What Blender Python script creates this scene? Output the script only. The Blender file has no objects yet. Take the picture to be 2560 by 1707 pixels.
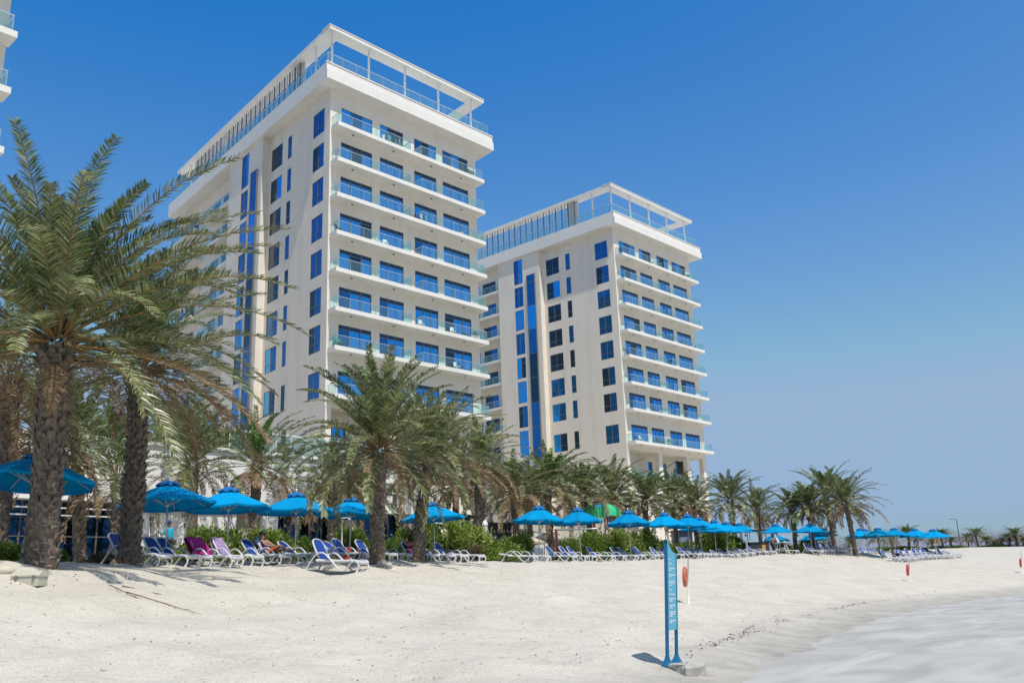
import bpy, math, random
import numpy as np
from mathutils import Vector, Matrix, Quaternion

C = bpy.context.scene.collection
PI = math.pi
R = math.radians

# ------------------------------------------------------------------ camera
F_PX, PITCH, ROLL = 2288.56, 0.2580, 0.0355            # focal length in photograph pixels, solved from the towers
cam_d = bpy.data.cameras.new('camera')
cam_d.sensor_width = 36.0
cam_d.lens = 36.0 * F_PX / 2560.0
cam_d.clip_start = 0.1
cam_d.clip_end = 6000
cam = bpy.data.objects.new('camera', cam_d); C.objects.link(cam)
_F = Vector((0, math.cos(PITCH), math.sin(PITCH)))
_U = Vector((0, -math.sin(PITCH), math.cos(PITCH)))
_X = Vector((1, 0, 0))
_R2 = math.cos(ROLL) * _X - math.sin(ROLL) * _U
_U2 = math.sin(ROLL) * _X + math.cos(ROLL) * _U
M = Matrix((_R2, _U2, -_F)).transposed().to_4x4()
cam.matrix_world = M
bpy.context.scene.camera = cam

# ------------------------------------------------------------------ sky, sun, exposure
SUN_AZ = Vector((0.54, -0.84)).normalized()
SUN_EL = R(60)
w = bpy.data.worlds.new('World'); bpy.context.scene.world = w
w.use_nodes = True
nt = w.node_tree
bg = nt.nodes['Background']
sky = nt.nodes.new('ShaderNodeTexSky')
sky.sky_type = 'NISHITA'
sky.sun_disc = False
sky.sun_elevation = SUN_EL
sky.sun_rotation = math.atan2(SUN_AZ.x, SUN_AZ.y)
sky.altitude = 0
sky.air_density = 1.0
sky.dust_density = 2.0
sky.ozone_density = 5.0
grade = nt.nodes.new('ShaderNodeVectorMath'); grade.operation = 'MULTIPLY_ADD'      # the photograph's deep blue rendering of the sky
grade.inputs[1].default_value = (2.5, 1.95, 0.95); grade.inputs[2].default_value = (-1.92, -1.08, 2.6)
floor_ = nt.nodes.new('ShaderNodeVectorMath'); floor_.operation = 'MAXIMUM'; floor_.inputs[1].default_value = (.1, 1.0, 3.0)
ceil_ = nt.nodes.new('ShaderNodeVectorMath'); ceil_.operation = 'MINIMUM'; ceil_.inputs[1].default_value = (2.9, 4.2, 6.1)   # even summer haze low down
nt.links.new(sky.outputs[0], grade.inputs[0]); nt.links.new(grade.outputs[0], floor_.inputs[0]); nt.links.new(floor_.outputs[0], ceil_.inputs[0]); nt.links.new(ceil_.outputs[0], bg.inputs[0])
bg.inputs[1].default_value = 0.10
sl = bpy.data.lights.new('sun', 'SUN')
sl.energy = 3.9; sl.angle = R(0.55); sl.color = (1.0, 0.95, 0.87)
so = bpy.data.objects.new('sun', sl); C.objects.link(so)
_d = Vector((SUN_AZ.x * math.cos(SUN_EL), SUN_AZ.y * math.cos(SUN_EL), math.sin(SUN_EL)))
so.rotation_euler = _d.to_track_quat('Z', 'Y').to_euler()
so.location = (30, -30, 80)
vs = bpy.context.scene.view_settings
vs.view_transform = 'Standard'; vs.look = 'None'; vs.gamma = 1.0
vs.exposure = 0.10
cy = bpy.context.scene.cycles
cy.max_bounces = 10; cy.diffuse_bounces = 4; cy.glossy_bounces = 4; cy.transparent_max_bounces = 24; cy.transmission_bounces = 6
cy.caustics_reflective = False; cy.caustics_refractive = False

# ------------------------------------------------------------------ helpers: rays of the solved camera -> real places
def ray(px, py):
    a = px - 1280.0; b = py - 853.5
    c, s = math.cos(ROLL), math.sin(ROLL)
    X = c * a - s * b; Y = s * a + c * b
    return Vector((X, F_PX * math.cos(PITCH) + Y * math.sin(PITCH), F_PX * math.sin(PITCH) - Y * math.cos(PITCH)))
KD = 1.08                                              # ranges below were paced out for a slightly shorter lens
def at(px, py, D):                                    # the point D (x KD) metres ahead on that line of sight
    r = ray(px, py); return r * (D * KD / r.y)

# ------------------------------------------------------------------ helpers: meshes
class MB:
    def __init__(self): self.v = []; self.f = []; self.m = []; self.sm = []
    def face(self, pts, m=0, s=False):
        n = len(self.v); self.v.extend([tuple(p) for p in pts]); self.f.append(tuple(range(n, n + len(pts)))); self.m.append(m); self.sm.append(s)
    def box(self, a, b, m=0):
        (x0, y0, z0), (x1, y1, z1) = a, b
        n = len(self.v)
        self.v += [(x0,y0,z0),(x1,y0,z0),(x1,y1,z0),(x0,y1,z0),(x0,y0,z1),(x1,y0,z1),(x1,y1,z1),(x0,y1,z1)]
        for q in ((0,3,2,1),(4,5,6,7),(0,1,5,4),(1,2,6,5),(2,3,7,6),(3,0,4,7)):
            self.f.append(tuple(n + i for i in q)); self.m.append(m); self.sm.append(False)
    def grid(self, rows, m=0, smooth=True, close=False):      # rows: list of equal-length point lists
        n = len(self.v); k = len(rows[0])
        for r in rows: self.v.extend([tuple(p) for p in r])
        for i in range(len(rows) - 1):
            for j in range(k if close else k - 1):
                j2 = (j + 1) % k
                self.f.append((n + i*k + j, n + i*k + j2, n + (i+1)*k + j2, n + (i+1)*k + j)); self.m.append(m); self.sm.append(smooth)
        return n
    def tube(self, pts, r, k=8, m=0, flat=None, caps=True, up=None):   # r number or list; flat=(a,b) ellipse factors
        pts = [Vector(p) for p in pts]
        rs = r if isinstance(r, (list, tuple)) else [r] * len(pts)
        rows = []; prev = Vector(up) if up else None
        for i, p in enumerate(pts):
            t = (pts[min(i+1, len(pts)-1)] - pts[max(i-1, 0)])
            if t.length < 1e-9: t = Vector((0, 0, 1))
            t.normalize()
            a = prev if prev is not None else (Vector((0, 0, 1)) if abs(t.z) < .9 else Vector((1, 0, 0)))
            b = t.cross(a)
            if b.length < 1e-6: b = t.orthogonal()
            b.normalize(); a2 = b.cross(t).normalized(); prev = a2
            fa, fb = flat if flat else (1, 1)
            rows.append([p + (a2 * math.cos(2*PI*j/k) * fa + b * math.sin(2*PI*j/k) * fb) * rs[i] for j in range(k)])
        n = self.grid(rows, m, True, True)
        if caps:
            self.f.append(tuple(n + j for j in range(k))); self.m.append(m); self.sm.append(False)
            e = n + (len(rows) - 1) * k
            self.f.append(tuple(e + j for j in reversed(range(k)))); self.m.append(m); self.sm.append(False)
    def lathe(self, prof, k=16, c=(0, 0, 0), m=0, smooth=True):          # prof: (r, z) list
        rows = [[(c[0] + r*math.cos(2*PI*j/k), c[1] + r*math.sin(2*PI*j/k), c[2] + z) for j in range(k)] for r, z in prof]
        self.grid(rows, m, smooth, True)
    def ball(self, c, r, m=0, k=10, sz=(1, 1, 1)):
        rows = []
        for i in range(k // 2 + 1):
            t = PI * i / (k // 2); rr = max(math.sin(t), 1e-3)
            rows.append([(c[0] + r*sz[0]*rr*math.cos(2*PI*j/k), c[1] + r*sz[1]*rr*math.sin(2*PI*j/k), c[2] - r*sz[2]*math.cos(t)) for j in range(k)])
        self.grid(rows, m, True, True)
    def obj(self, name, mats, parent=None, loc=(0, 0, 0), rz=0.0):
        me = bpy.data.meshes.new(name)
        me.from_pydata(self.v, [], self.f)
        mats = mats if isinstance(mats, (list, tuple)) else [mats]
        for m in mats: me.materials.append(m)
        me.polygons.foreach_set('material_index', self.m)
        me.polygons.foreach_set('use_smooth', self.sm)
        me.update()
        o = bpy.data.objects.new(name, me); C.objects.link(o)
        o.location = loc; o.rotation_euler = (0, 0, rz)
        if parent: o.parent = parent
        return o

def tag(o, label, cat, group=None):
    o['label'] = label; o['category'] = cat
    if group: o['group'] = group
    return o
def thing(name, label, cat, loc=(0, 0, 0), rz=0.0, group=None):
    o = bpy.data.objects.new(name, None); C.objects.link(o)
    o.empty_display_size = 0.3
    o.location = loc; o.rotation_euler = (0, 0, rz)
    return tag(o, label, cat, group)
def dup(o, loc=None, rz=None, label=None, group=None, scale=None, parent=None):
    c = o.copy(); C.objects.link(c)
    if parent is not None: c.parent = parent
    if loc is not None: c.location = loc
    if rz is not None: c.rotation_euler = (c.rotation_euler[0], c.rotation_euler[1], rz)
    if scale is not None: c.scale = (scale,) * 3 if not isinstance(scale, tuple) else scale
    if label: c['label'] = label
    if group: c['group'] = group
    for ch in kids.get(o.name, list(o.children)): dup(ch, parent=c)
    return c
kids = {}

# ------------------------------------------------------------------ materials (procedural)
def mat(name, col, rough=.6, metal=0., var=.08, scale=3., bump=0., bscale=40., spec=.5, trans=0., stretch=(1, 1, 1), second=None):
    m = bpy.data.materials.new(name); m.use_nodes = True
    n = m.node_tree.nodes; l = m.node_tree.links
    p = n['Principled BSDF']
    p.inputs['Roughness'].default_value = rough; p.inputs['Metallic'].default_value = metal
    p.inputs['Specular IOR Level'].default_value = spec
    tc = n.new('ShaderNodeTexCoord'); mp = n.new('ShaderNodeMapping'); mp.inputs['Scale'].default_value = stretch
    l.new(tc.outputs['Object'], mp.inputs[0])
    nz = n.new('ShaderNodeTexNoise'); nz.inputs['Scale'].default_value = scale; nz.inputs['Detail'].default_value = 5
    l.new(mp.outputs[0], nz.inputs['Vector'])
    rp = n.new('ShaderNodeValToRGB')
    c2 = second if second else tuple(min(1, c * (1 + var)) for c in col)
    rp.color_ramp.elements[0].color = (*[c * (1 - var) for c in col], 1); rp.color_ramp.elements[0].position = .3
    rp.color_ramp.elements[1].color = (*c2, 1); rp.color_ramp.elements[1].position = .7
    l.new(nz.outputs[0], rp.inputs[0]); l.new(rp.outputs[0], p.inputs['Base Color'])
    if bump:
        nb = n.new('ShaderNodeTexNoise'); nb.inputs['Scale'].default_value = bscale; nb.inputs['Detail'].default_value = 4
        l.new(mp.outputs[0], nb.inputs['Vector'])
        b = n.new('ShaderNodeBump'); b.inputs['Strength'].default_value = bump; b.inputs['Distance'].default_value = .02
        l.new(nb.outputs[0], b.inputs['Height']); l.new(b.outputs[0], p.inputs['Normal'])
    if trans:
        out = n['Material Output']; t = n.new('ShaderNodeBsdfTranslucent'); mx = n.new('ShaderNodeMixShader'); mx.inputs[0].default_value = trans
        l.new(rp.outputs[0], t.inputs[0]); l.new(p.outputs[0], mx.inputs[1]); l.new(t.outputs[0], mx.inputs[2]); l.new(mx.outputs[0], out.inputs[0])
    return m

def wall_mat(name, col, stain):
    m = mat(name, col, .75, var=.03, scale=.35, bump=.08, bscale=8)
    n = m.node_tree.nodes; l = m.node_tree.links; p = n['Principled BSDF']
    rp = [x for x in n if x.type == 'VALTORGB'][0]
    tc = [x for x in n if x.type == 'TEX_COORD'][0]
    mp = n.new('ShaderNodeMapping'); mp.inputs['Scale'].default_value = (.9, .9, .16); l.new(tc.outputs['Object'], mp.inputs[0])
    nz = n.new('ShaderNodeTexNoise'); nz.inputs['Scale'].default_value = 1.0; nz.inputs['Detail'].default_value = 7; l.new(mp.outputs[0], nz.inputs['Vector'])
    r2 = n.new('ShaderNodeValToRGB'); r2.color_ramp.elements[0].position = .50; r2.color_ramp.elements[1].position = .85
    r2.color_ramp.elements[0].color = (0, 0, 0, 1); r2.color_ramp.elements[1].color = (.42, .42, .42, 1)
    l.new(nz.outputs[0], r2.inputs[0])
    mx = n.new('ShaderNodeMixRGB'); mx.inputs[2].default_value = (*stain, 1)
    l.new(r2.outputs[0], mx.inputs[0]); l.new(rp.outputs[0], mx.inputs[1]); l.new(mx.outputs[0], p.inputs['Base Color'])
    return m

def mirror_glass(name, tint, rough=.03, wob=.02):
    m = bpy.data.materials.new(name); m.use_nodes = True
    n = m.node_tree.nodes; l = m.node_tree.links; p = n['Principled BSDF']
    p.inputs['Metallic'].default_value = .93; p.inputs['Roughness'].default_value = rough
    tc = n.new('ShaderNodeTexCoord'); nz = n.new('ShaderNodeTexNoise'); nz.inputs['Scale'].default_value = .5
    l.new(tc.outputs['Object'], nz.inputs['Vector'])
    rp = n.new('ShaderNodeValToRGB'); rp.color_ramp.elements[0].color = (*[c*.88 for c in tint], 1); rp.color_ramp.elements[1].color = (*[min(1, c*1.1) for c in tint], 1)
    l.new(nz.outputs[0], rp.inputs[0]); l.new(rp.outputs[0], p.inputs['Base Color'])
    b = n.new('ShaderNodeBump'); b.inputs['Strength'].default_value = wob; b.inputs['Distance'].default_value = .3
    n2 = n.new('ShaderNodeTexNoise'); n2.inputs['Scale'].default_value = .9; l.new(tc.outputs['Object'], n2.inputs['Vector'])
    l.new(n2.outputs[0], b.inputs['Height']); l.new(b.outputs[0], p.inputs['Normal'])
    return m

def clear_glass(name, tint, refl=.12):
    m = bpy.data.materials.new(name); m.use_nodes = True
    n = m.node_tree.nodes; l = m.node_tree.links
    for x in list(n):
        if x.type == 'BSDF_PRINCIPLED': n.remove(x)
    out = n['Material Output']
    t = n.new('ShaderNodeBsdfTransparent'); t.inputs[0].default_value = (*tint, 1)
    g = n.new('ShaderNodeBsdfGlossy'); g.inputs['Roughness'].default_value = .03; g.inputs[0].default_value = (.8, .95, 1, 1)
    d = n.new('ShaderNodeBsdfDiffuse'); d.inputs[0].default_value = (.45, .72, .75, 1)
    lw = n.new('ShaderNodeLayerWeight'); lw.inputs[0].default_value = .5
    pw = n.new('ShaderNodeMath'); pw.operation = 'POWER'; pw.inputs[1].default_value = 3.5; l.new(lw.outputs['Facing'], pw.inputs[0])
    fr = n.new('ShaderNodeMath'); fr.operation = 'MULTIPLY_ADD'; fr.inputs[1].default_value = .55; fr.inputs[2].default_value = .035; l.new(pw.outputs[0], fr.inputs[0])
    m1 = n.new('ShaderNodeMixShader'); m1.inputs[0].default_value = refl
    l.new(t.outputs[0], m1.inputs[1]); l.new(d.outputs[0], m1.inputs[2])
    m2 = n.new('ShaderNodeMixShader'); l.new(fr.outputs[0], m2.inputs[0]); l.new(m1.outputs[0], m2.inputs[1]); l.new(g.outputs[0], m2.inputs[2])
    l.new(m2.outputs[0], out.inputs[0])
    return m

WALL = wall_mat('cream_render', (.80, .735, .635), (.56, .47, .36))
WHITE = wall_mat('white_render', (.77, .75, .705), (.66, .60, .52))
GLASS = mirror_glass('blue_mirror_glass', (.03, .37, .86))
GLASSN = mirror_glass('navy_glass', (.025, .16, .40))
GLASSK = mirror_glass('dark_and_reflection_glass', (.035, .075, .12), .08)  # dark panes, plus soffit and palm reflections painted on
GLASSD = mirror_glass('dark_blue_glass', (.018, .055, .11))
RAIL = clear_glass('balustrade_glass', (.86, .965, .965), .045)
FRAME = mat('window_frame_grey', (.20, .20, .21), .4, .3)
ALU = mat('brushed_rail', (.62, .63, .64), .35, .7)
COLM = mat('white_column', (.82, .81, .78), .5)
DARK = mat('dark_fin', (.16, .16, .18), .5)
FIN = mat('pale_fin', (.55, .55, .56), .5)
LAMPM = mat('soffit_lamp', (.18, .17, .15), .5)

# ------------------------------------------------------------------ ground
ctrl = []
for px, py, D in [(-200,1707,10.6),(0,1707,11),(640,1707,11.4),(1280,1707,11.6),(1668,1655,13.6),(1300,1560,18),
                  (75,1440,16.8),(100,1414,19.5),(325,1416,24),(414,1414,28),(600,1415,30),(820,1426,27.5),(700,1425,28.5),(945,1410,30),(1055,1408,36),
                  (1150,1405,42),(1300,1405,47),(1450,1403,54),(1600,1400,60),(1750,1395,68),(1900,1386,80),(2020,1380,85),(2130,1378,85),
                  (2300,1397,84),(2200,1397,82),(2385,1392,88),(2050,1384,82),(1722,1507,28.5),(2275,1453,50),(2556,1432,64),
                  (2480,1369,165),(2560,1367,165),(2300,1372,160),(2200,1373,150),(1000,1500,20),(600,1520,18),(250,1530,15.5)]:
    p = at(px, py, D); ctrl.append((p.x, p.y, p.z))
for px, py in [(1700,1790),(1840,1707),(1910,1678),(1975,1648),(2100,1590),(2223,1547),(2330,1520),(2467,1495),(2559,1480)]:
    r = ray(px, py); p = r * (-1.5 / r.z); ctrl.append((p.x, p.y, -1.53))
    ctrl.append((p.x + 4.0, p.y - 2.4, -1.62))
ctrl += [(x * KD, y * KD, z) for x, y, z in [(0,0,-1.62),(-8,0,-1.45),(10,2,-1.75),(12,12,-1.75),(30,15,-1.95),(50,30,-1.95),(80,45,-2.0),(60,70,-1.0),(100,110,-.6),(-20,-20,-1.6),(30,-20,-2.2),
         (-28,26,.7),(-45,20,.7),(-26,50,.85),(-50,60,.8),(-5,70,.95),(15,100,1.1),(30,125,1.3),(-40,120,1.0),(60,200,2.2),(110,170,1.9),(-30,0,.2),(140,200,1.6),(10,75,1.0),(25,95,1.2)]]
ctrl = np.array(ctrl)
def _phi(r2): return np.where(r2 > 1e-9, .5 * r2 * np.log(np.maximum(r2, 1e-9)), 0.)
_n = len(ctrl)
_A = np.zeros((_n + 3, _n + 3))
_dd = ((ctrl[:, None, :2] - ctrl[None, :, :2]) ** 2).sum(-1)
_A[:_n, :_n] = _phi(_dd) + np.eye(_n) * 1.0
_A[:_n, _n] = 1; _A[:_n, _n+1:] = ctrl[:, :2]; _A[_n, :_n] = 1; _A[_n+1:, :_n] = ctrl[:, :2].T
_w = np.linalg.solve(_A, np.r_[ctrl[:, 2], 0, 0, 0])
def th_arr(x, y):
    P = np.stack([np.clip(x, -80, 170), np.clip(y, -30, 230)], -1).reshape(-1, 2)
    o = np.zeros(len(P))
    for s in range(0, len(P), 20000):
        q = P[s:s+20000]; d = ((q[:, None] - ctrl[None, :, :2]) ** 2).sum(-1)
        o[s:s+20000] = _phi(d) @ _w[:_n] + _w[_n] + q @ _w[_n+1:]
    return np.clip(o, -2.3, 3.2).reshape(np.shape(x))
def th(x, y): return float(th_arr(np.array([x]), np.array([y]))[0])
def on(px, D, py=1400):                                # ground point below a line of sight
    p = at(px, py, D); return Vector((p.x, p.y, th(p.x, p.y)))

def axis(segs):
    o = []
    for a, b, st in segs: o += list(np.arange(a, b, st))
    return np.array(o + [segs[-1][1]])
gx = axis([(-3000,-300,900),(-300,-80,55),(-80,-30,5),(-30,-14,.8),(-14,12,.22),(12,36,.5),(36,80,2),(80,180,8),(180,400,55),(400,3000,900)])
gy = axis([(-400,-40,90),(-40,8,3),(8,34,.2),(34,70,.6),(70,110,2),(110,240,8),(240,600,90),(600,4000,900)])
GX, GY = np.meshgrid(gx, gy)
GZ = th_arr(GX, GY)
rng = np.random.default_rng(7)
near = (np.abs(GX) < 60) & (GY > -10) & (GY < 95)
und = np.zeros_like(GZ)
for k in range(26):
    wl = rng.uniform(.7, 3.2); a = rng.uniform(0, 2*PI); ph = rng.uniform(0, 2*PI)
    und += .0065 * wl ** .8 * np.sin((GX * math.cos(a) + GY * math.sin(a)) * 2*PI / wl + ph)
und *= np.clip((GZ + 1.62) / .5, .12, 1)
foot = np.zeros_like(GZ)                               # trodden dimples
for k in range(1500):
    x = rng.uniform(-13, 16); y = 9 + 26 * rng.random() ** 1.2
    if th(x, y) < -1.4: continue
    j0, j1 = np.searchsorted(gx, [x - .5, x + .5]); i0, i1 = np.searchsorted(gy, [y - .5, y + .5])
    sx = rng.uniform(.12, .22); dep = rng.uniform(.02, .055)
    d2 = ((GX[i0:i1, j0:j1] - x) ** 2 + (GY[i0:i1, j0:j1] - y) ** 2) / sx ** 2
    foot[i0:i1, j0:j1] += -dep * np.exp(-d2) + dep * .45 * np.exp(-(np.sqrt(d2) - 1.5) ** 2 * 3)
GZ2 = GZ + np.where(near, und + foot, 0)
g = MB()
g.v = list(map(tuple, np.stack([GX, GY, GZ2], -1).reshape(-1, 3)))
W_ = len(gx)
ii, jj = np.meshgrid(np.arange(len(gy) - 1), np.arange(W_ - 1), indexing='ij')
b0 = (ii * W_ + jj).ravel()
g.f = list(map(tuple, np.stack([b0, b0 + 1, b0 + W_ + 1, b0 + W_], -1))); g.m = [0] * len(g.f); g.sm = [True] * len(g.f)

def sand_mat():
    m = bpy.data.materials.new('white_beach_sand'); m.use_nodes = True
    n = m.node_tree.nodes; l = m.node_tree.links; p = n['Principled BSDF']
    p.inputs['Roughness'].default_value = .9; p.inputs['Specular IOR Level'].default_value = .2
    tc = n.new('ShaderNodeTexCoord'); sep = n.new('ShaderNodeSeparateXYZ'); l.new(tc.outputs['Object'], sep.inputs[0])
    def noise(sc, det, mp=None, rough=.55):
        z = n.new('ShaderNodeTexNoise'); z.inputs['Scale'].default_value = sc; z.inputs['Detail'].default_value = det; z.inputs['Roughness'].default_value = rough
        if mp:
            q = n.new('ShaderNodeMapping'); q.inputs['Scale'].default_value = mp[0]; q.inputs['Rotation'].default_value = (0, 0, mp[1]); l.new(tc.outputs['Object'], q.inputs[0]); l.new(q.outputs[0], z.inputs['Vector'])
        else: l.new(tc.outputs['Object'], z.inputs['Vector'])
        return z
    def ramp(src, a, ca, b, cb):
        r = n.new('ShaderNodeValToRGB'); r.color_ramp.elements[0].position = a; r.color_ramp.elements[0].color = (*ca, 1); r.color_ramp.elements[1].position = b; r.color_ramp.elements[1].color = (*cb, 1)
        l.new(src, r.inputs[0]); return r
    base = ramp(noise(.55, 6).outputs[0], .3, (.56, .515, .435), .7, (.65, .605, .52))
    fine = ramp(noise(38, 3, rough=.7).outputs[0],   .36, (.68, .66, .63), .55, (1, 1, 1))
    mu = n.new('ShaderNodeMixRGB'); mu.blend_type = 'MULTIPLY'; mu.inputs[0].default_value = .75
    l.new(base.outputs[0], mu.inputs[1]); l.new(fine.outputs[0], mu.inputs[2])
    spk = ramp(noise(9, 2, ((1, 1, 1), 0), .4).outputs[0], .27, (.52, .48, .42), .33, (1, 1, 1))       # scattered shell and weed grains
    mu2 = n.new('ShaderNodeMixRGB'); mu2.blend_type = 'MULTIPLY'; mu2.inputs[0].default_value = .8
    l.new(mu.outputs[0], mu2.inputs[1]); l.new(spk.outputs[0], mu2.inputs[2])
    # damp sand low on the beach: a stain that follows the tide line
    dn = noise(.7, 5); ad = n.new('ShaderNodeMath'); ad.operation = 'MULTIPLY_ADD'; ad.inputs[1].default_value = .38; l.new(dn.outputs[0], ad.inputs[0]); l.new(sep.outputs[2], ad.inputs[2])
    dr = ramp(ad.outputs[0], .0, (1, 1, 1), 1, (0, 0, 0)); mr = n.new('ShaderNodeMapRange'); mr.inputs[1].default_value = -1.32; mr.inputs[2].default_value = -.98; mr.inputs[3].default_value = 1; mr.inputs[4].default_value = 0
    l.new(ad.outputs[0], mr.inputs[0])
    wn = ramp(noise(1.3, 5).outputs[0], .35, (.31, .288, .25), .65, (.44, .41, .365))
    mx = n.new('ShaderNodeMixRGB'); l.new(mr.outputs[0], mx.inputs[0]); l.new(mu2.outputs[0], mx.inputs[1]); l.new(wn.outputs[0], mx.inputs[2])
    l.new(mx.outputs[0], p.inputs['Base Color'])
    b1 = n.new('ShaderNodeBump'); b1.inputs['Strength'].default_value = .8; b1.inputs['Distance'].default_value = .03; l.new(noise(16, 6, rough=.7).outputs[0], b1.inputs['Height'])
    b2 = n.new('ShaderNodeBump'); b2.inputs['Strength'].default_value = .55; b2.inputs['Distance'].default_value = .12; l.new(noise(3.2, 3).outputs[0], b2.inputs['Height']); l.new(b1.outputs[0], b2.inputs['Normal'])
    l.new(b2.outputs[0], p.inputs['Normal'])
    return m
SAND = sand_mat()
so_ = g.obj('sand', SAND); so_['kind'] = 'structure'

# shallow water and its foam line
def water_mat():
    m = bpy.data.materials.new('shallow_milky_water'); m.use_nodes = True
    n = m.node_tree.nodes; l = m.node_tree.links; p = n['Principled BSDF']; out = n['Material Output']
    p.inputs['Base Color'].default_value = (.60, .575, .53, 1); p.inputs['Roughness'].default_value = .45; p.inputs['Specular IOR Level'].default_value = .08; p.inputs['IOR'].default_value = 1.33
    tc = n.new('ShaderNodeTexCoord'); m0 = n.new('ShaderNodeMapping'); m0.inputs['Rotation'].default_value = (0, 0, R(-54)); l.new(tc.outputs['Object'], m0.inputs[0])
    mp = n.new('ShaderNodeMapping'); mp.inputs['Scale'].default_value = (.28, .85, 1); l.new(m0.outputs[0], mp.inputs[0])
    nz = n.new('ShaderNodeTexNoise'); nz.inputs['Scale'].default_value = 1.1; nz.inputs['Detail'].default_value = 6; nz.inputs['Distortion'].default_value = .8; l.new(mp.outputs[0], nz.inputs['Vector'])
    b = n.new('ShaderNodeBump'); b.inputs['Strength'].default_value = .12; b.inputs['Distance'].default_value = .03; l.new(nz.outputs[0], b.inputs['Height']); l.new(b.outputs[0], p.inputs['Normal'])
    t = n.new('ShaderNodeBsdfTransparent'); t.inputs[0].default_value = (.93, .96, .95, 1)
    rp = n.new('ShaderNodeMapRange'); rp.inputs[1].default_value = .35; rp.inputs[2].default_value = .68; rp.inputs[3].default_value = .55; rp.inputs[4].default_value = .85
    l.new(nz.outputs[0], rp.inputs[0])
    mx = n.new('ShaderNodeMixShader'); l.new(rp.outputs[0], mx.inputs[0]); l.new(t.outputs[0], mx.inputs[1]); l.new(p.outputs[0], mx.inputs[2]); l.new(mx.outputs[0], out.inputs[0])
    return m
wb = MB()
wx = axis([(1,60,1.5),(60,400,20)]); wy = axis([(-60,4,6),(4,60,1.5),(60,120,6)])
wb.grid([[(x, y, -1.5) for x in wx] for y in wy])
wo = wb.obj('water', water_mat()); wo['kind'] = 'structure'
edge = []
for px, py in [(1700,1800),(1840,1707),(1910,1678),(1975,1648),(2040,1615),(2100,1590),(2160,1567),(2223,1547),(2330,1520),(2467,1495),(2559,1480),(2700,1462)]:
    r = ray(px, py); edge.append(r * (-1.5 / r.z))
FOAM = mat('sea_foam', (.66, .66, .64), .5, var=.06, scale=6, bump=.5, bscale=20)
rnd = random.Random(3)
fb = MB(); pts = []
for i in range(len(edge) - 1):
    for k in range(14):
        pts.append(edge[i].lerp(edge[i+1], k / 14))
rows = []
# waterline found on the terrain itself
for p in pts:
    d = Vector((p.x, p.y, 0)).normalized(); q = Vector((p.x, p.y, 0))
    nrm = Vector((.55, -.83, 0))
    lo, hi = -4.0, 4.0
    for _ in range(22):
        mid = (lo + hi) / 2; s = q + nrm * mid
        if th(s.x, s.y) > -1.5: lo = mid
        else: hi = mid
    s = q + nrm * lo
    a = rnd.uniform(.02, .16) * 1; wdt = .01 + rnd.random() ** 4 * .26
    rows.append([s - nrm * a + Vector((0, 0, -1.492)), s + nrm * (wdt * .5 - a) + Vector((0, 0, -1.478)), s + nrm * (wdt) + Vector((0, 0, -1.494))])
fb.grid(rows)

# weed and shell litter
WEED = mat('dry_seaweed', (.10, .07, .045), .9, var=.4)
lb = MB()
def litter(x, y, s):
    z = th(x, y); a = rnd.uniform(0, PI); c, q = math.cos(a) * s, math.sin(a) * s
    lb.face([(x - c, y - q, z + .012), (x + q*.35, y - c*.35, z + .03 + s*.15), (x + c, y + q, z + .015), (x - q*.35, y + c*.35, z + .01)])
wl = []
for px, py in [(1700,1650),(1760,1622),(1850,1590),(1905,1565),(1990,1547),(2075,1524),(2130,1512),(2195,1503),(2330,1480),(2450,1462)]:
    r = ray(px, py)
    t = 5.0
    while t < 200 and r.z * t / r.y > th(r.x * t / r.y, t): t += .25
    wl.append(Vector((r.x * t / r.y, t, 0)))
for i in range(len(wl) - 1):
    dens = [10, 70, 70, 60, 40, 70, 60, 50, 30][i]
    for k in range(dens):
        p = wl[i].lerp(wl[i+1], rnd.random())
        litter(p.x + rnd.gauss(0, .10), p.y + rnd.gauss(0, .20), rnd.uniform(.008, .038))
lo_ = lb.obj('seaweed', WEED); lo_['kind'] = 'stuff'
lb = MB()
for k in range(1300):
    x = rnd.uniform(-14, 22); y = rnd.uniform(9, 40)
    if th(x, y) > -1.4: litter(x, y, rnd.uniform(.008, .028))
lo_ = lb.obj('sand_litter', mat('litter_grey', (.20, .17, .14), .9, var=.3)); lo_['kind'] = 'stuff'

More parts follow.
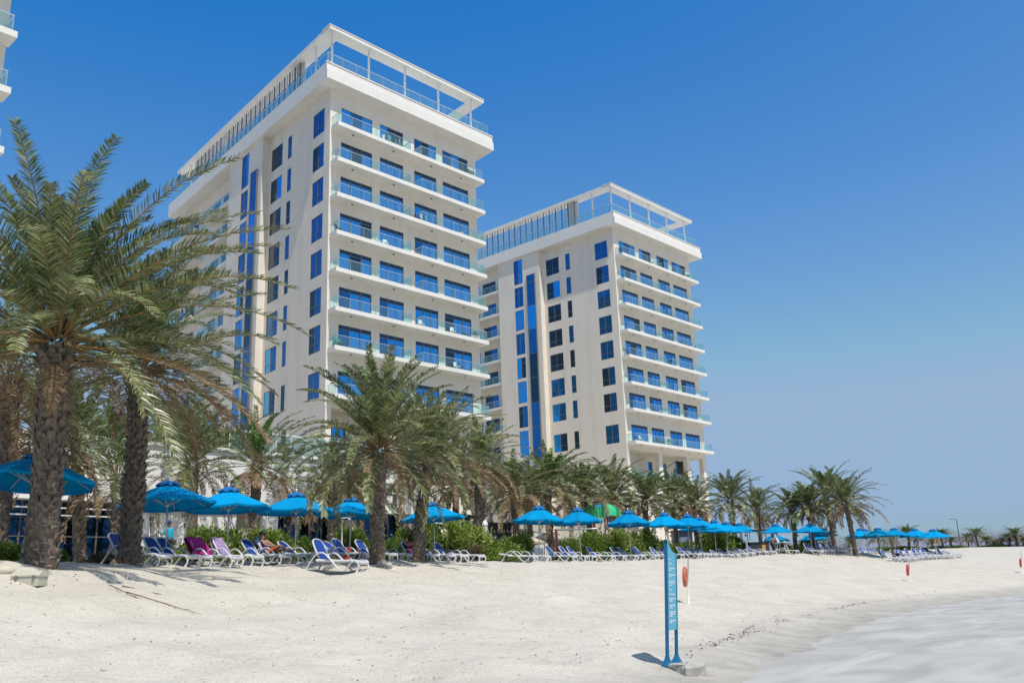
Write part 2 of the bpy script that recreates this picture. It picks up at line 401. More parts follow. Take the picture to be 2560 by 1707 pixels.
# ------------------------------------------------------------------ towers
W_T, L_T = 18.18, 37.7
ZS = [39.74, 36.35, 33.01, 29.52, 26.16, 22.71, 19.34, 15.29]
ZFB, ZFT = 43.72, 45.34
LOW = 14.55
SKEW = .1209                                           # the side wall stands at 97 degrees to the sea front
SHEAR = Matrix(((1, math.sin(SKEW), 0, 0), (0, math.cos(SKEW), 0, 0), (0, 0, 1, 0), (0, 0, 0, 1)))
def facade(mb, uc, zc, holes, P, depth, nrm, m=0):
    """wall sheet on cuts uc x zc with rectangular openings and reveals; P(u,z)->point; nrm = inward direction"""
    us = sorted(set([round(x, 3) for h in holes for x in h[:2]] + [round(x, 3) for x in uc]))
    zs = sorted(set([round(x, 3) for h in holes for x in h[2:]] + [round(x, 3) for x in zc]))
    inside = lambda u, z: any(h[0] - 1e-3 < u < h[1] + 1e-3 and h[2] - 1e-3 < z < h[3] + 1e-3 for h in holes)
    for i in range(len(us) - 1):
        run = None
        for j in range(len(zs)):
            solid = j < len(zs) - 1 and not inside((us[i] + us[i+1]) / 2, (zs[j] + zs[j+1]) / 2)
            if solid and run is None: run = zs[j]
            if not solid and run is not None:
                mb.face([P(us[i], run), P(us[i+1], run), P(us[i+1], zs[j]), P(us[i], zs[j])], m); run = None
    d = Vector(nrm) * depth
    for h in holes:
        a, b, c, e = [Vector(p) for p in (P(h[0], h[2]), P(h[1], h[2]), P(h[1], h[3]), P(h[0], h[3]))]
        for p, q in ((a, b), (b, c), (c, e), (e, a)): mb.face([p, q, q + d, p + d], m)

_wm = {}
wrng = random.Random(21)
def pane_mesh(wd, hg, ncol, low, dark, var, soffit_refl):
    """window: glass panes lying in local X(width) Z(height), facing -Y, with a separate frame mesh"""
    key = (round(wd, 2), round(hg, 2), ncol, low, dark, var, soffit_refl)
    if key not in _wm:
        p = MB(); rr = random.Random(str(key))
        cuts = [0] + ([hg * low] if low else []) + ([hg - soffit_refl] if soffit_refl else []) + [hg]
        for i in range(ncol):
            mcol = 2 if dark else rr.choices((0, 1, 2), ((.80, .15, .05) if soffit_refl else (.40, .36, .24)))[0]
            for j in range(len(cuts) - 1):
                x0, x1, z0, z1 = wd*i/ncol, wd*(i+1)/ncol, cuts[j], cuts[j+1]
                mi = 2 if (soffit_refl and j == len(cuts) - 2) else mcol  # dark top strip paints the balcony slab's reflection into the glass
                t = [rr.uniform(-.010, .010) for _ in range(4)]
                p.face([(x0, t[0], z0), (x1, t[1], z0), (x1, t[2], z1), (x0, t[3], z1)], mi)
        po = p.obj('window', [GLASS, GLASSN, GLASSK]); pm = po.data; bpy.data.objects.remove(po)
        f = MB(); t = .055
        f.box((0, -.035, 0), (t, .03, hg)); f.box((wd - t, -.035, 0), (wd, .03, hg))
        f.box((t, -.03, 0), (wd - t, .03, t)); f.box((t, -.03, hg - t), (wd - t, .03, hg))
        for i in range(1, ncol):
            x = wd * i / ncol; f.box((x - .03, -.038, t), (x + .03, .025, hg - t))
        for z in cuts[1:-1]: f.box((t, -.025, z - .025), (wd - t, .02, z + .025))
        fo_ = f.obj('frame', FRAME); fm = fo_.data; bpy.data.objects.remove(fo_)
        _wm[key] = (pm, fm)
    return _wm[key]
def window(parent, loc, rz, wd, hg, ncol, low=None, dark=False, soffit_refl=0):
    pm, fm = pane_mesh(wd, hg, ncol, low, dark, wrng.randrange(5), soffit_refl)
    o = bpy.data.objects.new('window', pm); C.objects.link(o); o.parent = parent; o.location = loc; o.rotation_euler = (0, 0, rz)
    f = bpy.data.objects.new('window_frame', fm); C.objects.link(f); f.parent = o
    return o

def balcony_shape(u0, u1, d):
    mb = MB(); mb.box((u0, -d, -.19), (u1, 0, .18)); return mb
def rail_shapes(u0, u1, d, left, right):
    """glass panels and handrail of one balustrade; runs along u at v=-d, with returns"""
    gm, hm = MB(), MB(); h = 1.08
    n = max(1, round((u1 - u0) / 1.35)); st = (u1 - u0) / n
    for i in range(n):
        gm.box((u0 + i*st + .02, -d - .006, .20), (u0 + (i+1)*st - .02, -d + .006, h - .02))
    for i in range(n + 1):
        hm.box((u0 + i*st - .014, -d - .014, .18), (u0 + i*st + .014, -d + .014, h - .02))
    hm.box((u0 - .03, -d - .03, h - .02), (u1 + .03, -d + .03, h + .03))
    for s, u in ((left, u0), (right, u1)):
        if s:
            gm.box((u - .006, -d + .03, .20), (u + .006, -.03, h - .02))
            hm.box((u - .03, -d + .032, h - .018), (u + .03, -.02, h + .028))
    return gm, hm

def make_tower(label):
    T = thing('apartment_tower', label, 'apartment tower')
    # --- main walls
    mb = MB(); ZB = -1.0
    doors = [(1.22, 4.74), (5.65, 8.47), (9.85, 12.70), (13.55, 17.06)]
    fh = [(a, b, z + .2, z + 2.45) for z in ZS for a, b in doors]
    facade(mb, [0, W_T], [LOW, ZFB], fh, lambda u, z: (u, 0, z), .12, (0, 1, 0))
    lh = []
    for i, z in enumerate(ZS):
        lh.append((1.05, 3.11, z + .14, z + 2.48))
        lh.append((7.43, 8.22, z + .14, z + 2.48))
        lh.append((9.40, 11.73, z + .14, z + 2.48))
    lh.append((7.0, 7.75, 11.3, 13.6))
    facade(mb, [0, 12.3], [ZB, ZFB], lh, lambda v, z: (0, v, z), .08, (1, 0, 0))
    # projecting panel with stair strip
    ph = []
    for i in range(8):
        top = 43.35 if i == 0 else ZS[i-1] - .45
        ph.append((15.45, 17.1, ZS[i], top))
    ph.append((15.45, 17.1, 10.6, ZS[7] - .45))
    facade(mb, [12.3, 20.2], [ZB, ZFB], ph, lambda v, z: (-.8, v, z), .08, (1, 0, 0))
    mb.face([(-.8, 12.3, ZB), (0, 12.3, ZB), (0, 12.3, ZFB), (-.8, 12.3, ZFB)])
    mb.face([(-.8, 20.2, ZB), (-.8, 20.2, ZFB), (.5, 20.2, ZFB), (.5, 20.2, ZB)])
    # recessed wing
    wh = []
    bays = [(22.0, 24.7), (25.4, 27.6), (31.6, 34.3), (35.0, 37.2)]
    for z in ZS:
        for a, b in bays: wh.append((a, b, z + .2, z + 2.3))
    facade(mb, [20.2, L_T], [ZB, ZFB], wh, lambda v, z: (.5, v, z), .18, (1, 0, 0))
    # right, back
    mb.face([(W_T, 0, LOW), (W_T, 0, ZFB), (W_T, L_T, ZFB), (W_T, L_T, LOW)])
    mb.face([(W_T, 2.6, ZB), (W_T, 2.6, LOW), (W_T, L_T, LOW), (W_T, L_T, ZB)])
    mb.face([(.5, L_T, ZB), (W_T, L_T, ZB), (W_T, L_T, ZFB), (.5, L_T, ZFB)])
    # arcade: ceiling, recessed wall, floors
    mb.face([(0, 0, LOW), (W_T, 0, LOW), (W_T, 2.6, LOW), (0, 2.6, LOW)])
    ah = [(1.0, 3.7, 11.32, 13.8), (8.0, 9.0, 11.32, 13.8), (11.4, 12.3, 11.32, 13.8)]
    facade(mb, [0, W_T], [11.1, LOW], ah + [(14.4, 17.2, 11.12, 14.4)], lambda u, z: (u, 2.6, z), .16, (0, 1, 0))
    mb.box((.02, -.02, 10.6), (W_T, 2.58, 11.1)); mb.box((.02, .02, ZB), (W_T - .02, 2.55, 10.58))
    T_wall = mb.obj('wall', WALL, T)
    cb = MB()
    for a, b in ((.03, .65), (6.85, 7.65), (13.4, 14.2), (17.4, W_T - .02)):
        c_ = MB(); c_.box((a, .02, 11.1), (b, .65, LOW)); c_.obj('arcade_column', WALL, T)
    for a, b in ((.65, 6.85), (7.65, 13.4)):
        gm, hm = rail_shapes(a + .05, b - .05, -.2, False, False)
        o = gm.obj('balustrade', RAIL, T, (0, 0, 10.95)); hm.obj('handrail', ALU, o)
    for a, b, c0, e in ah: window(T, (a, 2.75, c0), 0, b - a, e - c0, 2)
    window(T, (14.4, 2.75, 11.12), 0, .7, 3.2, 1)
    # --- windows
    for z in ZS:
        for a, b in doors: window(T, (a, .09, z + .2), 0, b - a, 2.25, 3, soffit_refl=0 if z == ZS[0] else .36)  # painted slab reflection, left off on the top floor
    q = -PI/2
    for v0, v1, z0, z1 in lh:
        n = 1 if v1 - v0 < 1 else 2
        window(T, (.045, v1, z0), q, v1 - v0, z1 - z0, n, .33)
    for v0, v1, z0, z1 in ph: window(T, (-.755, v1, z0), q, v1 - v0, z1 - z0, 2, .72)
    sp = MB(); srr = random.Random(4); zz = [9.0] + [z - .28 for z in reversed(ZS)] + [40.5]
    for z0, z1 in zip(zz, zz[1:]):
        t = [srr.uniform(-.008, .008) for _ in range(4)]
        sp.face([(-.94 + t[0], 13.2, z0), (-.94 + t[1], 14.55, z0), (-.94 + t[2], 14.55, z1), (-.94 + t[3], 13.2, z1)], srr.choice((1, 2, 2, 1) if z0 < 27 else (1, 1, 0)))  # lower panes darker: mirrored palms painted into the glass
    so2 = sp.obj('strip_window', [GLASS, GLASSN, GLASSK], T)
    fm = MB()
    for z in ZS: fm.box((-.965, 13.2, z - .31), (-.92, 14.55, z - .25))
    fm.box((-.97, 13.12, 9.0), (-.803, 13.195, 40.5)); fm.box((-.97, 14.555, 9.0), (-.803, 14.63, 40.5)); fm.box((-.97, 13.12, 40.503), (-.803, 14.63, 40.58))
    fm.obj('window_frame', FRAME, so2)
    for z in ZS:
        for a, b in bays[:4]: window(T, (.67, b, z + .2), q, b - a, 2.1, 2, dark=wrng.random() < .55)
    # --- balconies, balustrades, soffit lamps (shared meshes)
    slab = balcony_shape(.12, 18.31, 1.30).obj('balcony_slab', WHITE, T)
    g1, h1 = rail_shapes(.27, 8.48, 1.24, True, True); g2, h2 = rail_shapes(9.8, 18.05, 1.24, True, True)
    r1 = g1.obj('balustrade', RAIL, slab); r2 = g2.obj('balustrade', RAIL, slab)
    h1.obj('handrail', ALU, T).parent = slab; h2.obj('handrail', ALU, T).parent = slab
    lamps = MB(); lamps.lathe([(.02, -.25), (.11, -.25), (.12, -.19)], 10, (0, 0, 0))
    l0 = lamps.obj('soffit_lamp', LAMPM, slab, (2.2, -.55, 0))
    for u in (6.9, 11.6, 15.6): dup(l0, (u, -.55, 0), parent=slab)
    slab.location = (0, 0, ZS[0])
    for z in ZS[1:]: dup(slab, (0, 0, z), parent=T)
    ws = MB(); ws.box((-.75, 20.22, -.16), (.49, 27.6, .16))
    wsl = ws.obj('wing_balcony_slab', WHITE, T)
    gm, hm = MB(), MB()
    gm.box((-.70, 20.3, .18), (-.69, 27.5, 1.06)); gm.box((-.68, 27.51, .18), (.45, 27.52, 1.06))
    hm.box((-.72, 20.25, 1.07), (-.67, 27.55, 1.12))
    for k in range(6): hm.box((-.71, 20.5 + k*1.3, .16), (-.68, 20.53 + k*1.3, 1.07))
    gm.obj('balustrade', RAIL, wsl); hm.obj('handrail', ALU, wsl)
    wsl.location = (0, 0, ZS[0])
    first = True
    for k in range(2):
        for z in ZS:
            if k == 0 and z == ZS[0]: continue
            dup(wsl, (0, 9.6 * k, z), parent=T)
    # --- roof: fascia slab, drip band, parapet glass, canopy ring with columns, louvre screen
    mb = MB(); mb.box((-1.11, -1.11, ZFB), (19.84, L_T, ZFT)); mb.obj('roof_fascia', WHITE, T)
    mb = MB(); mb.box((-1.14, -1.26, ZFB + .02), (19.87, -1.112, ZFB + .92)); mb.box((-1.16, -1.18, ZFT + .003), (19.89, -.95, ZFT + .09)); mb.obj('fascia_band', WHITE, T)
    def parapet(ax, a, b, c):
        gm, hm = MB(), MB(); n = round((b - a) / 1.5); st = (b - a) / n
        for i in range(n):
            p, q2 = a + i*st + .02, a + (i+1)*st - .02
            if ax == 'u': gm.box((p, c - .008, ZFT + .1), (q2, c + .008, ZFT + 1.25)); hm.box((p - .045, c - .02, ZFT + .03), (p - .005, c + .02, ZFT + 1.25))
            else: gm.box((c - .008, p, ZFT + .1), (c + .008, q2, ZFT + 1.25)); hm.box((c - .02, p - .045, ZFT + .03), (c + .02, p - .005, ZFT + 1.25))
        if ax == 'u': hm.box((a - .02, c - .03, ZFT + 1.253), (b + .02, c + .03, ZFT + 1.31))
        else: hm.box((c - .03, a - .02, ZFT + 1.251), (c + .03, b + .02, ZFT + 1.305))
        o = gm.obj('parapet_glass', RAIL, T); hm.obj('handrail', ALU, o)
    parapet('u', -.75, 19.45, -.75); parapet('v', -.70, L_T - .5, -.81); parapet('v', -.70, 12, 19.51)
    mb = MB(); z0, z1 = 49.36, 49.70
    mb.box((-.51, -.51, z0), (19.24, .85, z1)); mb.box((-.51, .85, z0), (1.0, L_T - .6, z1)); mb.box((18.0, .85, z0), (19.24, 8, z1))
    mb.box((-.57, -.57, z1 + .003), (19.30, .91, z1 + .07))
    mb.obj('roof_canopy', WHITE, T)
    for u, v in [(0, -.1), (4.22, -.1), (8.64, -.1), (13.04, -.1), (17.6, -.1), (.1, 3.1), (18.5, 6.5), (.1, 24.0), (.1, 34.0)]:
        mb = MB(); mb.lathe([(.115, ZFT), (.115, z0 - .12), (.19, z0 - .1), (.19, z0)], 12, (u, v, 0)); mb.obj('canopy_column', COLM, T)
    # louvre screen
    v = 6.2; i = 0
    a_, b_ = MB(), MB()
    while v < 33:
        (a_ if i % 2 else b_).box((-.0, v, ZFT), (.16, v + .08, z0)); v += .56; i += 1
    a_.obj('louvre_screen', FIN, T); b_.obj('louvre_screen', DARK, T)
    mb = MB(); mb.box((.35, 5.8, ZFT), (.47, 7.6, z0)); mb.obj('screen_wall', WHITE, T)
    for ch in T.children: ch.matrix_parent_inverse = SHEAR
    return T

def place_tower(T, c, yaw, dz): T.location = (c[0], c[1], dz); T.rotation_euler = (0, 0, PI/2 - yaw)
tower = make_tower('large cream tower in the middle with eight tiers of white balconies and blue glass')
kids.clear()
tower_r = dup(tower, label='smaller cream tower to the right, farther off, standing clear against the sky', group='twin cream apartment towers')
tower['group'] = 'twin cream apartment towers'
tower_l = dup(tower, label='cream tower cut by the left picture edge, only balcony ends showing', group='twin cream apartment towers')
place_tower(tower, (-15.528, 73.846), .7478, 0)
place_tower(tower_r, (13.696, 112.575), .7463, 1.006)
place_tower(tower_l, (-39.5, 30.8), .7478, 0)

# ------------------------------------------------------------------ date palms
def leaf_mat(name, col, col2, rough=.38, trans=.18):
    m = mat(name, col, rough, var=.3, scale=1.7, trans=trans, second=col2, spec=.6)
    return m
L_GREY = leaf_mat('frond_grey_green', (.165, .195, .060), (.31, .345, .14), .34, .12)
L_GREEN = leaf_mat('frond_green', (.11, .18, .036), (.20, .285, .075), .36, .12)
L_YOUNG = leaf_mat('frond_young_green', (.06, .16, .012), (.11, .24, .03))
L_DRY = leaf_mat('frond_dry', (.22, .14, .065), (.36, .25, .135), .6)
L_STALK = mat('frond_stalk', (.17, .16, .06), .5, var=.3, second=(.34, .19, .06))
BARK = mat('palm_bark', (.115, .092, .075), .9, var=.45, scale=9, bump=.9, bscale=26, second=(.235, .195, .155))
BARKTIP = mat('palm_boot_tip', (.36, .30, .23), .85, var=.4, scale=14)
WIND = Vector((.55, -.15, 0))

def frond(mb, base, az, el, L, droop, n, ll, lw, rr, mi, wind=0.0, stalk=1, vee=.45, pale=False):
    """one feather leaf: arching stalk and two ranks of narrow leaflets"""
    d = Vector((math.cos(az), math.sin(az), 0)); p = Vector(base); N = 12
    pts = [p.copy()]; tans = []
    side0 = Vector((-math.sin(az), math.cos(az), 0)); tw = rr.uniform(-.35, .35)
    for i in range(N):
        s = (i + .5) / N
        e = el - droop * s ** 1.6
        t = d * math.cos(e) + Vector((0, 0, math.sin(e))) + WIND * wind * s * s + side0 * tw * s * s * .5
        t.normalize(); p = p + t * (L / N); pts.append(p.copy()); tans.append(t)
    tans.append(tans[-1])
    mb.tube(pts[::1], [.015 * L / 4 * (1.25 - i / N) * (1.5 if i < 2 else 1) for i in range(N + 1)], 4, stalk, caps=False)
    for k in range(n):
        s = .13 + .87 * (k + rr.random() * .8) / n
        x = min(s * N, N - 1e-3); i = int(x); f = x - i
        q = pts[i].lerp(pts[i+1], f); t = tans[i]
        sd = t.cross(Vector((0, 0, 1)))
        if sd.length < .05: sd = side0.copy()
        sd.normalize(); up = sd.cross(t)
        prof = min(1, (s - .06) * 5) * (1 - .62 * max(0, s - .35) / .65)
        for sg in (-1, 1):
            m2 = mi
            if pale and mi in (0, 1):
                c_ = rr.random(); m2 = 5 if c_ < .2 else 6 if c_ < .48 else mi  # pale leaflets paint sun glints, dark ones heighten the contrast
            l = ll * prof * rr.uniform(.8, 1.15)
            fw = .55 + .6 * s + rr.uniform(-.12, .12)
            dr = (sd * sg + t * fw + up * (vee * rr.uniform(.4, 1.5))).normalized()
            wv = dr.cross(up + sd * rr.uniform(-1.1, 1.1) + t * rr.uniform(-.4, .4))
            if wv.length < .05: wv = t.copy()
            wv = wv.normalized() * lw * .5
            m1 = q + dr * l * .5; tip = q + dr * l + Vector((0, 0, -l * rr.uniform(.05, .28))) + WIND * wind * l * .25
            b = len(mb.v)
            mb.v += [tuple(q - wv * .5), tuple(q + wv * .5), tuple(m1 + wv), tuple(m1 - wv), tuple(tip)]
            mb.f += [(b, b+1, b+2, b+3), (b+3, b+2, b+4)]; mb.m += [m2, m2]; mb.sm += [False, False]

def trunk_mesh(mb, p0, p1, r0, r1, rr, ring, per, boot, bend=.0):
    """tapered stem under overlapping cut leaf bases"""
    p0, p1 = Vector(p0), Vector(p1); ax = p1 - p0; H = ax.length
    sidev = Vector((rr.uniform(-1, 1), rr.uniform(-1, 1), 0)) * bend
    cen = lambda s: p0.lerp(p1, s) + sidev * math.sin(PI * s)
    rad = lambda s: (r0 * 1.28 if s < .02 else r0 * (1 + .28 * math.exp(-s * 14))) * (1 - s) + r1 * s
    rows = []
    for i in range(25):
        s = i / 24; c = cen(s)
        rows.append([c + Vector((math.cos(2*PI*j/14), math.sin(2*PI*j/14), 0)) * rad(s) * .93 for j in range(14)])
    mb.grid(rows, 0, True, True)
    for i in range(ring):
        s = (i + .3) / ring; hs = H / ring
        for j in range(per):
            a = 2*PI * (j + (i % 2) * .5 + rr.uniform(-.13, .13)) / per
            c = cen(s) + Vector((0, 0, rr.uniform(-.2, .2) * hs)); r = rad(s)
            o = Vector((math.cos(a), math.sin(a), 0)); tt = Vector((-math.sin(a), math.cos(a), 0)); up = Vector((0, 0, 1))
            if rr.random() < .10: continue
            top = .55 if s > .86 else 0
            wd = 2*PI*r / per * rr.uniform(.34, .58); h = hs * rr.uniform(.8, 1.6) * (1 + top); out = boot * rr.uniform(.35, 1.5) * (1 + 1.6 * top)
            b = c + o * (r * .88)
            P = [b - tt*wd - up*h*.35, b + tt*wd - up*h*.35,
                 b + o*out*.75 + tt*wd*.95 + up*h*.30, b + o*out*.75 - tt*wd*.95 + up*h*.30,
                 b + o*out*1.25 + tt*wd*.55 + up*h*.66, b + o*out*1.25 - tt*wd*.55 + up*h*.66,
                 b + tt*wd*.5 + up*h*.74, b - tt*wd*.5 + up*h*.74]
            n = len(mb.v); mb.v += [tuple(x) for x in P]
            for q, m in (((0,1,2,3), 0), ((3,2,4,5), 0), ((5,4,6,7), 1), ((1,6,4,2), 0), ((0,3,5,7), 0)):
                mb.f.append(tuple(n + k for k in q)); mb.m.append(m); mb.sm.append(False)

def crown_mesh(mb, c, L, nf, n, ll, lw, rr, mix, wind, low=-.35, core=.16, young=0, top=(.82, .94)):
    """fronds spread on a spiral from upright to hanging; mix = (grey, green, dry) weights by height"""
    for i in range(nf):
        u = (i + .5) / nf                              # 0 top .. 1 lowest
        az = i * 2.39996 + rr.uniform(-.3, .3)
        el = R(86) * (1 - u) ** .85 + low * u ** 2 + rr.uniform(-.12, .12)
        dr = rr.uniform(.55, 1.0) + .55 * u
        Lf = L * rr.uniform(.82, 1.06) * (top[0] if u < .12 else top[1] if u < .25 else 1)
        if u > .80 and rr.random() < mix[2]: mi = 3
        elif young and u < young: mi = 2
        else: mi = 0 if rr.random() < mix[0] * (.4 + .9 * u) else 1
        a = Vector((math.cos(az), math.sin(az), 0))
        frond(mb, Vector(c) + a * core * (.4 + u) + Vector((0, 0, .45 * (1 - u) * L / 4)), az, el, Lf, dr, n, ll, lw, rr, mi, wind, 4, .45, True)

def skirt_mesh(mb, c, L, nf, n, ll, lw, rr, r):
    for i in range(nf):
        az = i * 2.39996 + rr.uniform(-.4, .4); a = Vector((math.cos(az), math.sin(az), 0))
        frond(mb, Vector(c) + a * r + Vector((0, 0, -.15 - .35 * rr.random())), az, rr.uniform(-.45, .05), L * rr.uniform(.32, .62), rr.uniform(.8, 1.5), n, ll, lw, rr, 0, .25, 1, .2)

L_GLINT = leaf_mat('frond_sun_glint', (.38, .40, .21), (.48, .50, .30), .45)  # sun glints on leaflets, painted as a pale leaf colour
L_DARK = leaf_mat('frond_dark_green', (.055, .080, .022), (.10, .135, .042), .34)
LEAFS = [L_GREY, L_GREEN, L_YOUNG, L_DRY, L_STALK, L_GLINT, L_DARK]
def palm(label, bpx, D, bpy_, hpx, hpy, L, seed, nf=46, n=58, ll=.5, lw=.035, r0=.30, r1=.24, ring=40, per=10, boot=.07, mix=(.6, 0, .6), wind=.3, young=.0, low=-.35, skirt=9, group=None, bend=.1, top=(.82, .94)):
    rr = random.Random(seed)
    b = on(bpx, D, bpy_); h = at(hpx, hpy, D); h = h - b
    T = thing('date_palm', label, 'palm tree', b, 0, group)
    t = MB(); trunk_mesh(t, (0, 0, -.25), h, r0, r1, rr, ring, per, boot, bend); t.obj('trunk', [BARK, BARKTIP], T)
    c = MB(); crown_mesh(c, h, L, nf, n, ll, lw, rr, mix, wind, low, r1 * .8, young, top); c.obj('crown', LEAFS, T)
    if skirt:
        k = MB(); skirt_mesh(k, h, L, skirt, int(n * .7), ll * .8, lw * .9, rr, r1); k.obj('dry_fronds', [L_DRY, L_STALK], T)
    return T

palm('huge date palm nearest the camera at left, thick scaly trunk and wind-swept grey-green crown', 100, 19.5, 1414, 143, 868, 5.8, 11, nf=96, n=98, ll=.60, lw=.034, r0=.325, r1=.315, ring=30, per=9, boot=.085, mix=(.75, 0, .32), wind=.55, low=-.3, skirt=6, top=(.56, .76))
palm('second big scaly date palm just right of the nearest one, crown lost behind its fronds', 322, 24, 1416, 352, 935, 4.4, 12, nf=56, n=72, ll=.52, lw=.036, r0=.28, r1=.27, ring=38, per=9, boot=.075, mix=(.6, 0, .8), wind=.45, low=-.3, skirt=3)
palm('date palm with round drooping crown before the large tower, white lounger at its left', 943, 30, 1410, 950, 1132, 4.0, 13, nf=74, n=80, ll=.48, lw=.036, r0=.26, r1=.23, ring=36, per=9, boot=.05, mix=(.85, 0, .25), wind=.25, low=-.5, skirt=7, young=.1)
palm('leaning date palm with shaggy crown close behind the round-crowned one, seated reader at its foot', 1050, 36, 1408, 1076, 1160, 3.8, 14, nf=62, n=72, ll=.48, lw=.038, r0=.27, r1=.22, ring=34, per=9, boot=.045, mix=(.85, 0, .7), wind=.4, low=-.5, skirt=8, bend=.25)
palm('date palm with full green crown behind the second and third umbrellas', 478, 41, 1385, 480, 1165, 3.9, 15, nf=46, n=44, ll=.5, lw=.045, r0=.27, r1=.24, ring=28, per=9, boot=.05, mix=(.35, 0, .6), low=-.6, skirt=8)
palm('yellowing date palm in front of the pale villa wall, right of the full green one', 636, 43, 1385, 642, 1168, 3.5, 16, nf=42, n=42, ll=.46, lw=.045, r0=.27, r1=.24, ring=28, per=9, boot=.05, mix=(.5, 0, 1), low=-.8, skirt=14, young=.35)
palm('date palm with thin upright crown behind the fifth umbrella', 832, 45, 1392, 830, 1205, 3.3, 17, nf=34, n=42, ll=.42, lw=.042, r0=.29, r1=.26, ring=24, per=9, boot=.06, mix=(.3, 0, .6), low=-.7, skirt=10, young=.2)
palm('dark-trunked date palm with a heavy drooping skirt, left of the white post', 1203, 50, 1396, 1201, 1165, 3.5, 18, nf=48, n=44, ll=.45, lw=.048, r0=.30, r1=.28, ring=24, per=9, boot=.06, mix=(.6, 0, .8), low=-1.0, skirt=22)
palm('small young palm with bright green spear leaves behind the second big trunk', 290, 31, 1410, 292, 1200, 2.9, 19, nf=30, n=40, ll=.42, lw=.035, r0=.22, r1=.2, ring=20, per=8, boot=.05, mix=(.5, 0, .7), low=-.7, skirt=8, young=.25)
palm('shaded date palm with a very dark trunk at the left picture edge', -22, 26, 1410, 22, 955, 3.6, 20, nf=40, n=44, ll=.45, lw=.036, r0=.30, r1=.34, ring=30, per=9, boot=.08, mix=(.6, 0, .9), low=-.7, skirt=16)
palm('green-crowned date palm behind the leaning ladders at left', 205, 36, 1405, 195, 1120, 3.4, 21, nf=40, n=40, ll=.45, lw=.042, r0=.26, r1=.24, ring=26, per=9, boot=.05, mix=(.6, 0, .7), low=-.7, skirt=12)

# mid-distance palms: three shared shapes, each palm its own object
def palm_proto(seed, L, H, nf, n, lw, mix, low, skirt, young):
    rr = random.Random(seed); T = thing('date_palm', 'date palm', 'palm tree')
    t = MB(); trunk_mesh(t, (0, 0, -.3), (rr.uniform(-.2, .2), 0, H), .185, .16, rr, 20, 8, .04, .1); t.obj('trunk', [BARK, BARKTIP], T)
    c = MB(); crown_mesh(c, (0, 0, H), L, nf, n, .46, lw, rr, mix, .3, low, .16, young, (.58, .74)); c.obj('crown', LEAFS, T)
    k = MB(); skirt_mesh(k, (0, 0, H), L, skirt, int(n * .7), .4, lw, rr, .22); k.obj('dry_fronds', [L_DRY, L_STALK], T)
    return T
protos = [palm_proto(31, 3.4, 4.3, 60, 48, .05, (.6, 0, .4), -.6, 8, .1), palm_proto(32, 3.3, 4.3, 54, 48, .05, (.45, 0, .35), -.5, 5, .2), palm_proto(33, 3.5, 4.3, 62, 46, .05, (.65, 0, .6), -.7, 12, 0)]
used = [False] * 3; prng = random.Random(5)
def mid_palm(label, px, D, py, hpy, L, k, group='date palms lining the beach', lean=0):
    b = on(px, D, py); h = at(px, hpy, D).z - b.z
    s = L / 3.4 * (1.22 if D < 80 else 1.06 if D < 100 else 1.35)
    if D < 100: h -= .55
    zs = h / 4.3
    if not used[k]: o = protos[k]; used[k] = True
    else: o = dup(protos[k])
    o.location = b; o.scale = (s, s, zs); o.rotation_euler = (R(prng.uniform(-2, 2)), R(lean), prng.uniform(0, 6.28))
    o['label'] = label; o['group'] = group
for a in [('bushy palm left of the seventh umbrella, skirt hanging over the dark bar', 1290,57,1390,1215,3.3,2),
          ('palm with tall green top in front of the right tower, above the seventh umbrella', 1385,64,1390,1205,3.9,1),
          ('low palm tucked between the bar palm and the tall green-topped one', 1335,70,1390,1235,3.2,0),
          ('palm behind the green play canopy', 1470,68,1390,1225,3.7,0),
          ('dark palm just right of the play canopy, under the right tower', 1545,74,1388,1232,3.4,2),
          ('wide-crowned palm under the arcade of the right tower', 1622,74,1388,1240,3.8,1),
          ('palm at the right foot of the right tower', 1692,82,1385,1243,3.6,0),
          ('palm directly above the blue sign, brown skirt reaching the umbrellas', 1745,80,1385,1252,3.5,2),
          ('broad palm standing free right of the right tower, first against the sky', 1842,86,1383,1240,3.9,0),
          ('short palm between the broad free-standing one and the leaning group', 1903,92,1383,1268,3.3,2),
          ('palm with bushy crown second from the right of the tall beach group', 1990,86,1379,1262,3.7,1,'date palms lining the beach',1),
          ('palm in the middle of the tall beach group with its trunk over blue umbrellas', 2035,85,1378,1252,3.9,0,'date palms lining the beach',-2),
          ('tallest-crowned palm behind the outermost one of the tall beach group', 2088,90,1377,1228,4.1,1,'date palms lining the beach',-4),
          ('outermost palm of the tall beach group, leaning trunk fully clear', 2138,82,1379,1243,3.9,2,'date palms lining the beach',-6),
          ('palm in the gap between villa and leaning palm, half hidden by fronds', 905,52,1395,1215,3.4,1),
          ('palm behind the third umbrella with its crown against the tower base', 560,50,1390,1165,3.3,0),
          ('grey palm seen between the two big trunks at left', 395,46,1390,1150,3.3,2),
          ('palm before the villa roof rail, left of the round-crowned palm', 702,50,1388,1195,3.3,0),
          ('palm behind the fourth umbrella with fronds over its tip', 765,52,1390,1215,3.1,2),
          ('palm right behind the leaning shaggy palm, before the tower foot', 1010,58,1396,1200,3.4,1),
          ('palm over the dark snack bar, right of the shaggy palm', 1135,60,1396,1198,3.4,0),
          ('palm showing above the second umbrella, against the tower wing', 438,54,1390,1120,3.5,1),
          ('palm between the two big trunks, low against the villa', 248,46,1395,1135,3.3,0),
          ('brown palm at far left behind the first umbrella', 75,34,1405,1065,3.3,2)]: mid_palm(*a)
kids.clear()
